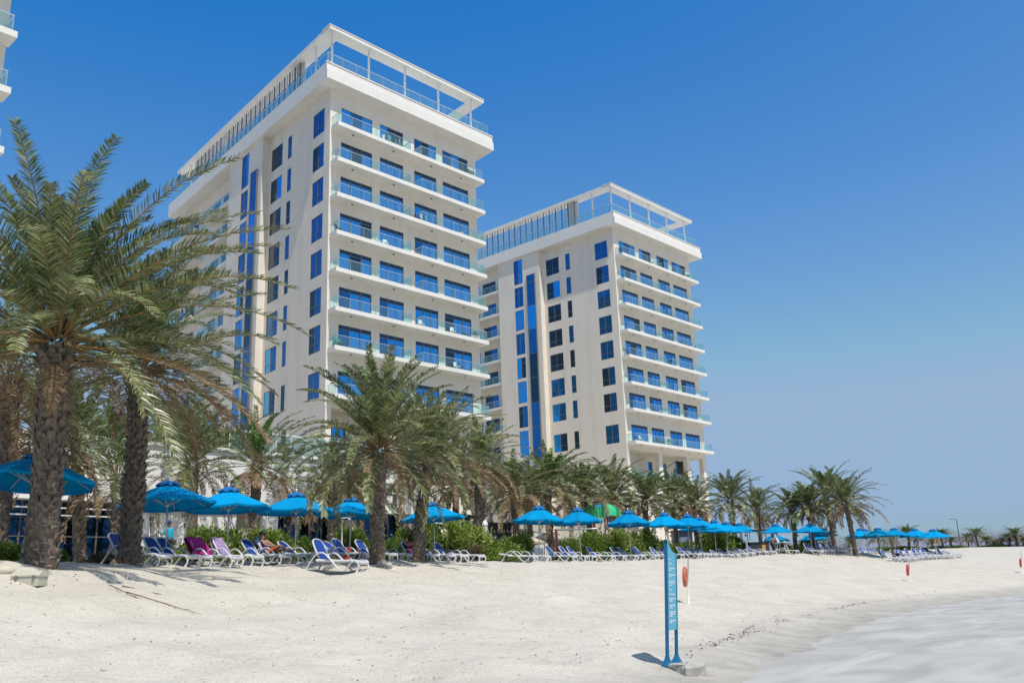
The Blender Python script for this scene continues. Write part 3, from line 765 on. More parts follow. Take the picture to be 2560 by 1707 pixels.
far = [(2062,112,1378,1352,1.9),(2198,128,1374,1346,2.1),(2232,135,1374,1352,1.7),(2273,140,1374,1334,2.3),(2296,140,1374,1346,2.0),(2332,142,1373,1354,1.6),(2360,145,1373,1338,2.2),(2381,146,1373,1350,2.1),
       (2423,165,1371,1347,2.0),(2447,160,1371,1336,2.6),(2471,165,1371,1350,2.2),(2490,168,1371,1357,1.8),(2507,168,1370,1353,2.0),(2524,168,1370,1345,2.4),(2543,165,1370,1336,2.7),(2561,165,1370,1352,2.2),(2128,120,1378,1360,1.6)]
names = ['small low palm left of the middle trunk of the tall beach group, far behind','far palm under the left end of the outlying umbrellas','tiny palm behind the left poles of the outlying umbrellas','far palm poking above the outlying umbrellas at their centre','far palm just right of the one poking above the umbrellas','stubby far palm left of the yellow flag','far palm behind the yellow flag','bushy far palm left of the lamp post','first far palm right of the lamp post','tall far palm second right of the lamp post','far palm right of the tall one by the lamp post','low far palm in the gap of the distant row','low dense palm left of the pair at the right edge','left one of the tall pair of far palms at the right edge','tallest far palm at the right edge','far palm cut by the right picture edge','low palm behind the foot of the leaning beach palm']
for i, (f_, nm) in enumerate(zip(far, names)): mid_palm(nm, f_[0], f_[1], f_[2], f_[3], f_[4], (i * 2 + 1) % 3, 'distant palms along the shore')

# ------------------------------------------------------------------ umbrellas
U_BLUE = mat('umbrella_canvas', (.0, .27, .56), .9, spec=.1, var=.08, scale=1.2, trans=.04, bump=.5, bscale=5)
_un = U_BLUE.node_tree.nodes; _ul = U_BLUE.node_tree.links; _oi = _un.new('ShaderNodeObjectInfo'); _hs = _un.new('ShaderNodeHueSaturation')      # sun fading differs from canvas to canvas
_mr = _un.new('ShaderNodeMapRange'); _mr.inputs[3].default_value = .86; _mr.inputs[4].default_value = 1.12; _ul.new(_oi.outputs['Random'], _mr.inputs[0]); _ul.new(_mr.outputs[0], _hs.inputs['Value'])
_rp = [x for x in _un if x.type == 'VALTORGB'][0]; _ul.new(_rp.outputs[0], _hs.inputs['Color']); _ul.new(_hs.outputs[0], _un['Principled BSDF'].inputs['Base Color'])
U_CAP = mat('umbrella_cap_canvas', (.0, .13, .38), .75, var=.1, scale=3)
POLE = mat('pole_metal', (.62, .62, .62), .35, .35)
WHITEP = mat('white_plastic', (.80, .80, .80), .35, var=.03)
def make_umbrella(seed):
    rr = random.Random(seed)
    T = thing('beach_umbrella', 'blue umbrella', 'umbrella')
    m = MB(); m.lathe([(.001, 0), (.028, 0), (.028, 2.62), (.001, 2.62)], 10); m.obj('pole', POLE, T)
    cz = [2.70, 2.62, 2.47, 2.27, 2.10, 2.06]; cr = [.10, .30, .66, 1.10, 1.50, 1.60]
    rows = []
    for z, r in zip(cz, cr):
        row = []
        for j in range(32):
            a = 2*PI*j/32; f = (j % 4) / 4; sag = math.sin(PI * f)
            rad = r * (math.cos(PI/8) / math.cos(((a + 1e-9) % (PI/4)) - PI/8)) - .035 * sag * r / 1.6
            row.append((rad*math.cos(a), rad*math.sin(a), z - .035 * sag * r / 1.6 + rr.uniform(-.004, .004)))
        rows.append(row)
    rows.append([(x*.992, y*.992, z - .07 + rr.uniform(-.006, .006)) for x, y, z in rows[-1]])
    m = MB(); m.grid(rows, 0, False, True); c = m.obj('canopy', U_BLUE, T)
    rows = []
    for z, r in [(2.84, .03), (2.80, .16), (2.74, .30), (2.68, .37), (2.63, .37)]:
        rows.append([(r*(1 + .05*math.cos(8*a))*math.cos(a), r*(1 + .05*math.cos(8*a))*math.sin(a), z + .03*math.cos(8*a)*(r > .3)) for a in [2*PI*j/32 for j in range(32)]])
    m = MB(); m.grid(rows, 0, False, True); m.obj('vent_cap', U_CAP, T)
    m = MB(); m.lathe([(.03, 2.84), (.035, 2.88), (.05, 2.92), (.03, 2.97), (.001, 2.98)], 8); m.obj('finial', WHITEP, T)
    m = MB(); m.lathe([(.03, 1.95), (.055, 1.95), (.055, 2.03), (.03, 2.03)], 10); hb = m.obj('hub', POLE, T)
    for k in range(8):
        a = k*PI/4; ca, sa = math.cos(a), math.sin(a)
        m = MB(); m.tube([(.05*ca, .05*sa, 2.6), (.66*ca, .66*sa, 2.43), (1.54*ca, 1.54*sa, 2.05)], .012, 5); rb = m.obj('rib', POLE, T)
        m = MB(); m.tube([(.05*ca, .05*sa, 1.99), (.82*ca, .82*sa, 2.36)], .011, 5); m.obj('strut', POLE, rb)
    return T
UP = [make_umbrella(1), make_umbrella(2)]
uu = [False, False]; urng = random.Random(8)
UMB = [(52,21.5,1132,'umbrella at the left edge behind the nearest palm trunk, frond shadows on its blue top'),
       (414,28.5,1194,'sunlit blue umbrella beside the second big trunk, above the pink towel'),
       (570,31.5,1211,'blue umbrella overlapping the right edge of the one beside the second trunk'),
       (738,35,1226,'blue umbrella shaded by hanging fronds, left of the round-crowned palm'),
       (873,38.5,1235,'frond-shadowed umbrella partly behind the round-crowned palm trunk'),
       (1089,42,1247,'umbrella behind the leaning shaggy palm, dark frond shadows on top'),
       (1348,50,1257,'clear blue umbrella at the left end of the unshaded row, over flat loungers'),
       (1454.5,55.5,1262,'umbrella just left of the green play canopy'),
       (1578,59.5,1269,'umbrella just right of the green play canopy'),
       (1668,65,1275,'umbrella directly above the blue beach sign'),
       (1726,67.5,1279,'first umbrella right of the one above the sign'),
       (1757,70,1287,'second umbrella right of the one above the sign, dark underside showing'),
       (1792,74,1294,'third umbrella right of the one above the sign'),
       (1820,77,1299,'fourth umbrella right of the one above the sign'),
       (1857,81,1302,'last umbrella before the dark kiosk, free right edge'),
       (1947,83,1308,'umbrella over the dark kiosk and the man beside it'),
       (1943,95,1327,'lower umbrella peeking out under the one over the kiosk'),
       (2031,82,1311,'umbrella in front of the middle trunk of the tall beach palms'),
       (2040,96,1325,'lower umbrella half hidden behind the middle beach trunk'),
       (2066,92,1316,'umbrella between the two right trunks of the tall beach palms'),
       (2157,95,1316,'outlying umbrella next to the leaning clear trunk'),
       (2175,100,1317,'second umbrella of the outlying group, mostly hidden by neighbours'),
       (2205,83,1316,'foremost umbrella of the outlying group, over the green towel'),
       (2242,90,1321,'umbrella between the foremost outlying one and the pair at its right'),
       (2298,90,1322,'second umbrella from the right end of the outlying group'),
       (2341,86,1322,'right end umbrella of the outlying group, above the yellow flag')]
for i, (px, D, ty, lab) in enumerate(UMB):
    b = on(px, D, 1395); top = at(px, ty, D).z - b.z
    k = i % 2
    if not uu[k]: o = UP[k]; uu[k] = True
    else: o = dup(UP[k])
    o.location = b - Vector((0, 0, .03)); sz = max(.93, min(1.35, top / 2.93)); o.scale = (.95 if i == 0 else 1, .95 if i == 0 else 1, max(sz, 1.0))
    o.rotation_euler = (R(urng.uniform(-2.5, 2.5) - (4 if i < 3 else 0)), R(urng.uniform(-2.5, 2.5)), urng.uniform(0, .78))
    o['label'] = lab; o['group'] = 'blue beach umbrellas'

# ------------------------------------------------------------------ sun loungers
LFRAME = mat('lounger_resin', (.66, .66, .665), .4, var=.04)
SLING = mat('sling_blue', (.010, .055, .28), .6, var=.12, scale=12, bump=.2, bscale=120)
def arc(c, r, a0, a1, n): return [(c[0] + r*math.cos(a0 + (a1-a0)*i/n), c[1] + r*math.sin(a0 + (a1-a0)*i/n)) for i in range(n+1)]
def make_lounger(ang):
    T = thing('sun_lounger', 'lounger', 'sun lounger')
    hx, hz = .62, .34
    # bed: two side rails, end caps, legs at the foot curved down
    f = MB()
    for y in (-.32, .32):
        f.tube([(.50, y, .335), (1.0, y, .325), (1.55, y, .325), (1.80, y, .34), (1.92, y, .325), (1.97, y, .27)], .034, 8, flat=(1.25, .7), up=(0, 0, 1))
    f.tube([(1.94, -.33, .30), (1.975, -.2, .285), (1.98, 0, .28), (1.975, .2, .285), (1.94, .33, .30)], .042, 8, flat=(1.3, .7), up=(0, 0, 1))
    f.tube([(.52, -.32, .33), (.52, .32, .33)], .03, 8)
    f.tube([(1.1, -.32, .30), (1.1, .32, .30)], .024, 6)
    f.obj('frame', LFRAME, T)
    for y in (-.35, .35):
        a = MB()
        a.tube([(.16, y, .03), (.24, y, .14), (.36, y, .33), (.47, y, .47), (.60, y, .555), (.74, y, .565), (.86, y, .51), (1.02, y, .37), (1.22, y, .18), (1.37, y, .06), (1.47, y, .025), (1.56, y, .05), (1.64, y, .13), (1.72, y, .24), (1.80, y, .31)], .032, 8, flat=(.8, 1.1), up=(0, 0, 1))
        a.obj('armrest', LFRAME, T)
    for y in (-.30, .30):
        a = MB(); a.tube([(1.93, y, .29), (2.0, y, .2), (1.99, y, .1), (1.93, y, .0)], .03, 8, flat=(1, 1)); a.obj('leg', LFRAME, T)
    s = MB()
    xs = [.60, .8, 1.0, 1.25, 1.5, 1.75, 1.90]
    s.grid([[(x, y, .352 - .018*math.cos(y/.3*PI/2)) for y in (-.3, -.15, 0, .15, .3)] for x in xs]); s.grid([[(x, y, .338 - .018*math.cos(y/.3*PI/2)) for y in (-.3, -.15, 0, .15, .3)] for x in xs])
    s.obj('seat', SLING, T)
    d = Vector((-math.cos(ang), 0, math.sin(ang))); nn = Vector((math.sin(ang), 0, math.cos(ang)))
    o = Vector((hx, 0, hz))
    br = MB()
    loop = [(u * .86, y) for u, y in [(0, -.29), (.3, -.30), (.62, -.29), (.77, -.25), (.84, -.15), (.86, 0), (.84, .15), (.77, .25), (.62, .29), (.3, .30), (0, .29)]]
    br.tube([o + d*u + Vector((0, y, 0)) for u, y in loop], .027, 8, flat=(1.15, .75), up=tuple(nn))
    sup = o + d * .45
    if ang > .3:
        for y in (-.24, .24): br.tube([sup + Vector((0, y, 0)), (max(.05, sup.x - .10), y, .33 if ang < .9 else .2), (.30, y, .30)], .016, 6)
    bk = br.obj('backrest', LFRAME, T)
    sl_ = MB()
    for off in (.012, -.004):
        sl_.grid([[o + d*u + Vector((0, y*wd, 0)) + nn*(off - .02*math.cos(y/.27*PI/2)) for y in (-.285, -.14, 0, .14, .285)] for u, wd in ((.02, 1), (.26, 1.02), (.52, 1), (.64, .9), (.705, .62))])
    sl_.obj('sling', SLING, bk)
    return T
LP = {'steep': make_lounger(R(60)), 'up': make_lounger(R(50)), 'mid': make_lounger(R(40)), 'flat': make_lounger(R(6)), 'low': make_lounger(R(25))}
lu = {k: False for k in LP}
def ldir(px): return -math.atan((px - 1280) / F_PX) - R(36 if px < 1150 else 24)      # the row follows the curve of the bay
lrng = random.Random(4)
def lounger(px, D, kind, label, py=1395, dr=0., scale=1.0):
    b = on(px, D, py)
    if not lu[kind]: o = LP[kind]; lu[kind] = True
    else: o = dup(LP[kind])
    rz = ldir(px) + dr + R(lrng.uniform(-4, 4))
    c, s_ = math.cos(rz), math.sin(rz)
    e = Vector((b.x + 1.95*c, b.y + 1.95*s_, 0)); e.z = th(e.x, e.y)
    o.location = b + Vector((0, 0, .0)); o.rotation_euler = (0, -math.atan2(e.z - b.z, 1.95) * .8, rz)
    o['label'] = label; o['group'] = 'blue and white sun loungers'
    return o
# px of the head end
LL = [(262,25.0,'up','lounger squeezed behind the second big palm trunk, upright back showing left of it'),
      (352,28.0,'up','lounger right of the second big trunk, its back half hidden by the trunk'),
      (384,28.6,'up','lounger under the second umbrella, left neighbour of the pink towel'),
      (470,29.5,'up','lounger carrying the pink towel over its raised back'),
      (528,30.5,'up','lounger with a pale purple towel on its back'),
      (598,31.5,'up','empty lounger between the purple towel and the man lying down'),
      (636,32.0,'up','lounger on which the man in orange shorts lies'),
      (694,33.5,'mid','shaded lounger behind the lying man, left of the big front lounger'),
      (806,35.5,'mid','lounger mostly hidden behind the raised back of the front lounger'),
      (826,35.0,'up','lounger just right of the front lounger, left of the orange box'),
      (884,36.5,'up','shaded lounger right of the orange box, beside the round-crowned palm trunk'),
      (937,38.0,'flat','lounger whose foot end alone shows right of the round-crowned palm trunk'),
      (1001,40.0,'up','lounger with the seated reader in pink'),
      (1046,41.5,'low','lounger just right of the leaning palm trunk, only its foot clear'),
      (1080,42.5,'up','raised lounger by the pole behind the leaning palm'),
      (1120,43.5,'flat','flat lounger last before the reddish bush'),
      (1253,47.0,'flat','nearest flat lounger at the left end of the long row'),
      (1290,49.5,'flat','second flat lounger behind the nearest flat one in the long row'),
      (1360,52.0,'up','raised lounger beside the white picket gate'),
      (1394,53.5,'up','first of two side by side raised loungers right of the red post'),
      (1414,54.8,'up','second of two side by side raised loungers right of the red post'),
      (1462,56.0,'up','raised lounger by the pole left of the play canopy'),
      (1492,58.0,'flat','flat lounger below the play canopy'),
      (1522,59.3,'up','left one of a raised pair right of the flat lounger below the play canopy'),
      (1541,60.3,'up','right one of a raised pair right of the flat lounger below the play canopy'),
      (1580,61.5,'up','raised lounger left of the picket fence run'),
      (1600,63.0,'flat','flat lounger in front of the picket fence'),
      (1622,63.8,'up','first raised lounger left of the blue sign, white frame bright'),
      (1645,65.0,'up','raised lounger touching the left edge of the blue sign'),
      (1690,66.5,'up','first raised lounger right of the blue sign'),
      (1705,67.5,'up','second raised lounger right of the blue sign'),
      (1718,68.5,'mid','third raised lounger right of the blue sign'),
      (1730,69.5,'up','fourth raised lounger right of the blue sign, sunlit back'),
      (1748,70.5,'mid','fifth raised lounger right of the blue sign'),
      (1776,73.0,'mid','sixth raised lounger right of the blue sign, seen edge on'),
      (1794,75.0,'up','seventh raised lounger right of the blue sign, bright blue back'),
      (1815,76.5,'up','eighth raised lounger right of the blue sign'),
      (1833,77.5,'up','ninth raised lounger right of the blue sign'),
      (1850,79.0,'low','low-backed lounger left of the dark kiosk'),
      (1866,79.0,'up','last raised lounger before the dark kiosk'),
      (1885,79.5,'flat','flat lounger in front of the dark kiosk'),
      (1945,81.0,'flat','flat lounger at the feet of the man by the kiosk'),
      (2006,81.5,'up','first lounger left of the middle beach trunk'),
      (2020,83.0,'mid','second lounger left of the middle beach trunk'),
      (2036,83.5,'up','lounger right behind the middle beach trunk'),
      (2052,84.0,'mid','first lounger right of the middle beach trunk'),
      (2066,85.0,'up','second lounger right of the middle beach trunk'),
      (2082,86.0,'flat','flat lounger in the shade of the right pair of beach trunks'),
      (2145,93.0,'up','lounger right beside the foot of the leaning beach palm'),
      (2163,94.0,'up','first lounger behind the outlying group, under its left umbrella'),
      (2174,95.0,'mid','second lounger behind the outlying group'),
      (2184,96.0,'up','third lounger behind the outlying group'),
      (2196,80.0,'up','outlying lounger with the dark green towel on its back'),
      (2220,81.0,'up','first outlying lounger right of the green towel'),
      (2231,81.8,'up','second outlying lounger right of the green towel'),
      (2243,82.6,'mid','third outlying lounger right of the green towel'),
      (2256,83.4,'up','fourth outlying lounger right of the green towel'),
      (2274,84.2,'up','fifth outlying lounger right of the green towel'),
      (2286,85.0,'mid','sixth outlying lounger right of the green towel'),
      (2297,85.6,'up','seventh outlying lounger right of the green towel'),
      (2310,86.2,'mid','eighth outlying lounger, dark cover on its back'),
      (2326,86.8,'low','ninth outlying lounger, low back'),
      (2339,87.4,'mid','tenth outlying lounger under the yellow flag'),
      (2358,88.0,'low','outlying lounger at the far right end of its group')]
LO = {}
for px, D, kd, lab in LL: LO[px] = lounger(px, D, 'steep' if px > 2000 and kd == 'up' else 'up' if px > 2000 and kd == 'mid' else kd, lab)
LO['front'] = lounger(768, 27.3, 'steep', 'large sunlit lounger set forward alone on the sand, bright blue raised back', 1425, dr=.0)

# ------------------------------------------------------------------ low beach villa behind the palms
VY = .72; VA = Vector((-23.2 * KD, 37.0 * KD, 0)); VD = Vector((math.sin(VY), math.cos(VY), 0)); VN = Vector((-math.cos(VY), math.sin(VY), 0))
def vu(px, py=1300):                                   # distance along the villa front seen at a picture column
    r = ray(px, py); n = VN
    t = VA.dot(n) / Vector((r.x, r.y, 0)).dot(n); p = Vector((r.x * t, r.y * t, 0)); return (p - VA).dot(VD), p.y
def vz(px, py): r = ray(px, py); u, y = vu(px, py); return r.z / r.y * y
V = thing('beach_villa', 'low white villa with dark glazing behind the hedge, half hidden by palms', 'villa', (VA.x, VA.y, 0), PI/2 - VY)
VWALL = mat('villa_white_paint', (.80, .79, .78), .7, var=.03, scale=.6)
VFRAME = mat('villa_window_frame', (.10, .10, .11), .5)
VTAUPE = mat('villa_taupe_paint', (.36, .32, .28), .7, var=.05, scale=.6)
zg, zt, zr = .5, 4.55, 7.5
U0, U1 = vu(-160)[0], vu(1046)[0]
def vbox(name, px0, px1, z0, z1, m, d0=0., d1=.5, parent=None):
    b = MB(); b.box((vu(px0)[0], d0, z0), (vu(px1)[0], d1, z1), 0); return b.obj(name, m, parent or V)
b = MB(); b.box((U0, .9, zg), (U1 - .01, 14, zr - .2)); b.obj('core', VTAUPE, V)
b = MB(); b.box((U0, -.35, zt), (U1, 13.9, zr)); b.box((U0, -.5, zr + .002), (U1 + .1, 13.8, zr + .18)); b.obj('roof_band', VWALL, V)
piers = [(300, 372), (386, 468), (482, 590), (652, 690), (873, 890), (1010, 1046)]
for i, (a, c) in enumerate(piers):
    vbox('wall', a, c, zg, zt - .003, VTAUPE if i == 5 else VWALL, -.05 if i not in (3,) else -.2, .6)
vbox('wall', 590, 640, zg, zt - .003, VTAUPE, .3, .85)
gaps = [(-160, 300, 9), (372, 386, 1), (468, 482, 1), (640, 652, 1), (690, 873, 6), (890, 1010, 4)]
for a, c, n in gaps:
    ua, uc = vu(a)[0], vu(c)[0]; hgt = zt - .01 - zg
    b = MB(); b.face([(ua, .55, zg), (uc, .55, zg), (uc, .55, zt - .01), (ua, .55, zt - .01)]); wo_ = b.obj('window', GLASSD, V)
    f = MB(); wd = uc - ua
    for i in range(n + 1): f.box((ua + wd*i/n - .04, .47, zg), (ua + wd*i/n + .04, .54, zt - .02))
    for zz in (1.6, 2.9):
        for i in range(n): f.box((ua + wd*i/n + .041, .49, zz - .03), (ua + wd*(i+1)/n - .041, .535, zz + .03))
    f.obj('window_frame', VFRAME, wo_)
lv = MB()
for k in range(2): lv.box((vu(-160)[0], -.9, 3.75 + k*.34), (vu(296)[0], -.7, 3.80 + k*.34))
lv.obj('sunshade_louvre', VWALL, V)
gm, hm = MB(), MB(); n = 14; ua, uc = vu(560)[0], vu(1040)[0]
for i in range(n):
    st = (uc - ua) / n; gm.box((ua + i*st + .02, -.21, zr + .2), (ua + (i+1)*st - .02, -.2, zr + 1.25)); hm.box((ua + i*st - .02, -.23, zr + .19), (ua + i*st + .015, -.18, zr + 1.25))
hm.box((ua, -.24, zr + 1.252), (uc, -.17, zr + 1.32)); o = gm.obj('terrace_glass', RAIL, V); hm.obj('handrail', WHITEP, o)

# ------------------------------------------------------------------ shrubs
def shrub_proto(seed, n, cols, blob):
    rr = random.Random(seed); m = MB()
    bl = [(Vector((rr.uniform(-.62, .62), rr.uniform(-.5, .5), rr.uniform(.25, .72))), rr.uniform(.22, .42)) for _ in range(blob)]
    for k in range(n):
        c, r = rr.choice(bl)
        d = Vector((rr.gauss(0, 1), rr.gauss(0, 1), rr.gauss(0, 1))).normalized()
        p = c + d * r * rr.random() ** .4; p.z = max(.02, p.z)
        if rr.random() < .06: p += Vector((d.x * .12, d.y * .12, rr.uniform(.05, .22)))
        t = (d + Vector((rr.gauss(0, .6), rr.gauss(0, .6), rr.gauss(0, .5) + .35))).normalized()
        s = t.cross(Vector((rr.gauss(0, 1), rr.gauss(0, 1), rr.gauss(0, 1))))
        if s.length < .1: continue
        s.normalize(); l = rr.uniform(.07, .15); w_ = l * .22
        up = s.cross(t) * (w_ * .5)
        b = len(m.v); m.v += [tuple(p), tuple(p + t*l*.5 + s*w_ + up), tuple(p + t*l), tuple(p + t*l*.5 - s*w_ + up)]
        mi = 0 if rr.random() < .62 else (1 if rr.random() < .75 else 2)
        m.f += [(b, b+1, b+2), (b, b+2, b+3)]; m.m += [mi, mi]; m.sm += [False, False]
    T = thing('shrub', 'shrub', 'shrub'); m.obj('foliage', cols, T)
    s_ = MB()
    for k in range(7):
        c, r = rr.choice(bl); s_.tube([(rr.uniform(-.15, .15), rr.uniform(-.15, .15), -.1), (c.x*.5, c.y*.5, c.z*.5), tuple(c)], [.02, .014, .006], 5)
    s_.obj('stem', L_STALK, T)
    return T
S1 = leaf_mat('shrub_green', (.13, .25, .022), (.24, .38, .06), .4, .3); S2 = leaf_mat('shrub_yellow_green', (.29, .38, .05), (.42, .48, .11), .4, .3); S3 = leaf_mat('shrub_dark_green', (.035, .085, .012), (.06, .13, .02), .4, .25)
S4 = leaf_mat('reddish_twig', (.11, .060, .035), (.18, .10, .06), .7, .1); S5 = leaf_mat('olive_twig', (.10, .12, .05), (.18, .19, .09), .6, .1)
SP = {'g': shrub_proto(41, 4200, [S1, S2, S3], 9), 'y': shrub_proto(42, 4200, [S2, S1, S3], 8), 'd': shrub_proto(43, 4200, [S1, S3, S2], 10), 'r': shrub_proto(44, 3000, [S4, S5, S4], 7)}
su = {k: False for k in SP}; srng = random.Random(6)
def shrub(px, D, ptop, wpx, k, label):
    b = on(px, D, 1395); h = at(px, ptop, D).z - b.z; wd = wpx * 1.25 * D * KD / F_PX / 2; h *= 1.12
    if not su[k]: o = SP[k]; su[k] = True
    else: o = dup(SP[k])
    o.location = b - Vector((0, 0, .05)); o.scale = (wd / .85, wd / .85 * .8, max(.4, h / .98)); o.rotation_euler = (0, 0, srng.uniform(0, 6.28))
    o['label'] = label; o['group'] = 'hedge shrubs behind the loungers'
for a in [(20,24.5,1355,110,'g','bright shrub left of the nearest palm trunk, under the first umbrella'),
          (150,25,1372,50,'g','small shrub at the right foot of the nearest palm trunk'),
          (236,27,1385,70,'r','dry twiggy bush left of the second big trunk'),
          (345,31,1378,90,'d','low green shrub behind the right side of the second big trunk'),
          (440,33,1357,110,'y','yellow-green shrub between the second umbrella pole and the pink towel'),
          (540,36,1322,120,'g','tall leafy shrub behind the pale purple towel'),
          (610,37,1326,130,'y','shrub behind the lying man, left half of the big villa hedge'),
          (690,38,1330,130,'g','hedge shrub by the pole of the fourth umbrella'),
          (760,39,1345,90,'d','dark shrub behind the raised back of the front lounger'),
          (885,41,1325,110,'g','deep green shrub left of the round-crowned palm trunk'),
          (985,41,1345,80,'g','green shrub right of the round-crowned palm trunk'),
          (978,39,1372,60,'y','low variegated yellow shrub beside the seated reader'),
          (1030,43,1325,90,'g','light green shrub behind the seated reader'),
          (1105,46,1305,120,'y','tall olive shrub under the right half of the leaning palm umbrella'),
          (1165,47,1320,100,'y','olive shrub just left of the white post'),
          (1140,44.5,1378,70,'r','reddish dry bush behind the last flat lounger'),
          (1190,45.5,1368,60,'r','reddish brown bush at the foot of the white post'),
          (1240,48.5,1345,90,'g','grassy green shrub right of the white post'),
          (1295,51,1338,100,'y','shrub behind the nearest flat lounger of the long row'),
          (1420,58,1348,80,'g','hedge shrub right of the red post'),
          (1480,60,1335,110,'g','hedge shrub left below the play canopy'),
          (1545,63,1332,110,'y','hedge shrub right below the play canopy'),
          (1600,66,1328,90,'y','tall yellow shrub behind the umbrella right of the play canopy'),
          (1660,72,1352,110,'g','clipped hedge piece behind the blue sign'),
          (1720,75,1355,110,'d','clipped hedge piece right of the blue sign'),
          (1785,80,1322,110,'g','large round shrub below the third umbrella right of the sign'),
          (1830,82,1340,70,'d','low dark shrub left of the dark kiosk'),
          (1975,95,1358,60,'g','green shrub left of the left trunk of the tall beach palms'),
          (2015,96,1348,60,'g','bright shrub between the left and middle trunks of the tall beach palms'),
          (2405,160,1362,60,'d','low dark bush at the foot of the lamp post'),
          (2340,150,1363,70,'d','low far bush behind the right end of the outlying group'),
          (2490,170,1361,110,'d','low far bush in the distant palm row'),
          (2250,140,1364,90,'d','low far bush behind the outlying loungers')]: shrub(*a)
kids.clear()

# ------------------------------------------------------------------ things on the sand
S_BLUE = mat('sign_blue_paint', (.004, .12, .26), .4, var=.06, scale=2)
S_PANEL = mat('sign_panel_blue', (.05, .42, .58), .35, var=.05, scale=1.5)
S_TEXT = mat('sign_lettering', (.66, .72, .80), .5)
CONC = mat('rough_concrete', (.42, .40, .36), .9, var=.2, scale=5, bump=.7, bscale=18)
ORANGE = mat('orange_plastic', (.50, .13, .07), .45, var=.1, scale=6)
RED = mat('red_plastic', (.50, .03, .03), .45, var=.1)
BEIGE = mat('beige_plastic', (.50, .48, .38), .55, var=.05)
STEEL = mat('galvanised_steel', (.42, .43, .44), .4, .6)
DWOOD = mat('dark_stained_wood', (.035, .028, .024), .7, var=.3)

a = on(1668, 13.5, 1655); p2 = ray(1691, 1647); p2 = p2 * (13.98 * KD / p2.y)
dv = Vector((p2.x - a.x, p2.y - a.y, 0)); wdt = dv.length; rz = math.atan2(dv.y, dv.x)
T = thing('beach_sign', 'tall blue sign with a curved top edge on two flared feet, rows of pale lettering', 'sign', (a.x, a.y, a.z), rz)
hl = at(1668, 1357, 13.5).z - a.z; hr = at(1697, 1380, 13.98).z - a.z
for x, h in ((0, hl), (wdt, hr)):
    m = MB(); m.box((x - .02, -.024, .1), (x + .02, .024, h)); m.obj('post', S_BLUE, T)
    m = MB()
    rows = [[(x + sx*r, sy*r*.9, z) for sx, sy in ((-1,-1),(1,-1),(1,1),(-1,1))] for r, z in ((.085, -.05), (.085, .015), (.035, .11), (.024, .17))]
    m.grid(rows, 0, False, True); m.obj('foot', S_BLUE, T)
m = MB(); N = 10
prof = [(.021 + (wdt - .042) * i / N, hl + .06 - (hl + .06 - hr) * (1 - (1 - i / N) ** 2.2)) for i in range(N + 1)]
zp = .52
for y in (-.018, .018): m.grid([[(x, y, zp) for x, z in prof], [(x, y, z) for x, z in prof]], 0, False)
m.grid([[(x, -.018, z) for x, z in prof], [(x, .018, z) for x, z in prof]], 0, False); m.box((.021, -.0179, zp - .01), (wdt - .021, .0179, zp))
pn = m.obj('panel', S_PANEL, T)
tr = random.Random(2); m = MB(); z = hr - .10
for grp in (1, 1, 2, 2, 3, 1, 1, 2, 2, 3, 2, 3, 2, 2, 1):
    for k in range(grp):
        x = .10; e = wdt - (.08 if k < grp - 1 or grp == 1 and tr.random() < .5 else .28) - tr.uniform(0, .05)
        while x < e:
            l = tr.uniform(.04, .10)
            for y0, y1 in ((-.0215, -.0181),): m.box((x, y0, z - .010), (min(x + l, e), y1, z + .008))
            x += l + tr.uniform(.010, .016)
        z -= .030
    z -= .038
    if z < zp + .06: break
m.obj('lettering', S_TEXT, pn)
T.rotation_mode = 'QUATERNION'; T.rotation_quaternion = Quaternion((0, 1, 0), R(3.6)) @ Quaternion((0, 0, 1), rz)
b = on(1717, 13.3, 1670) + Vector((0, 0, .10))
m = MB(); cr = random.Random(9)
rows = [[(.19*sx*k + cr.uniform(-.025, .025), .24*sy*k + cr.uniform(-.025, .025), z + cr.uniform(-.015, .015)) for sx, sy in ((-1,-1),(0,-1.06),(1,-1),(1.08,0),(1,1),(0,1.05),(-1,1),(-1.06,0))] for z, k in ((-.40, 1.04), (-.15, .98), (0, 1.0), (.03, .9), (.035, .01))]
m.grid(rows, 0, False, True); o = m.obj('concrete_block', CONC, None, b + Vector((0, 0, -.01)), .45); tag(o, 'chipped pale concrete block half out of the sand at the foot of the blue sign', 'concrete block')

def buoy(px, py, D, top, by, col, label):
    b = on(px, D, py); h = at(px, top, D).z - b.z; zc = at(px, by, D).z - b.z
    T = thing('lifebuoy_stand', label, 'lifebuoy stand', b, 0, 'lifebuoy posts on the beach'); T.rotation_euler = (0, R(3.8 if px < 2000 else 6), 0)
    m = MB(); m.tube([(0, 0, -.3), (0, 0, h)], .026, 8); m.obj('post', WHITEP, T)
    m = MB(); c = Vector((-.11, 0, zc)); n0 = Vector((b.y, -b.x, 0)).normalized(); n0 = (n0 + Vector((0, -.10, 0))).normalized(); e1 = Vector((-n0.y, n0.x, 0)); e2 = Vector((0, 0, 1))
    rows = []
    for i in range(28):
        t = 2*PI*i/28; d = e1*math.cos(t) + e2*math.sin(t)
        rows.append([c + d*(.265 + .07*math.cos(2*PI*j/10)) + n0*(.058*math.sin(2*PI*j/10)) for j in range(10)])
    rows.append(rows[0]); m.grid(rows, 0, True, True); ring = m.obj('ring', col, T)
    m = MB(); m.tube([(0, 0, zc + .22), (-.06, 0, zc + .30), (-.12, 0, zc + .27)], .012, 5); m.obj('hook', STEEL, T)
    return T
buoy(1722, 1507, 28.5, 1393, 1441, ORANGE, 'faded orange lifebuoy on a thin post just right of the blue sign')
buoy(2275, 1453, 50, 1394, 1424, RED, 'red lifebuoy on a post in the open sand below the outlying umbrellas')
buoy(2556, 1428, 64, 1373, 1406, RED, 'red lifebuoy post cut by the right picture edge')

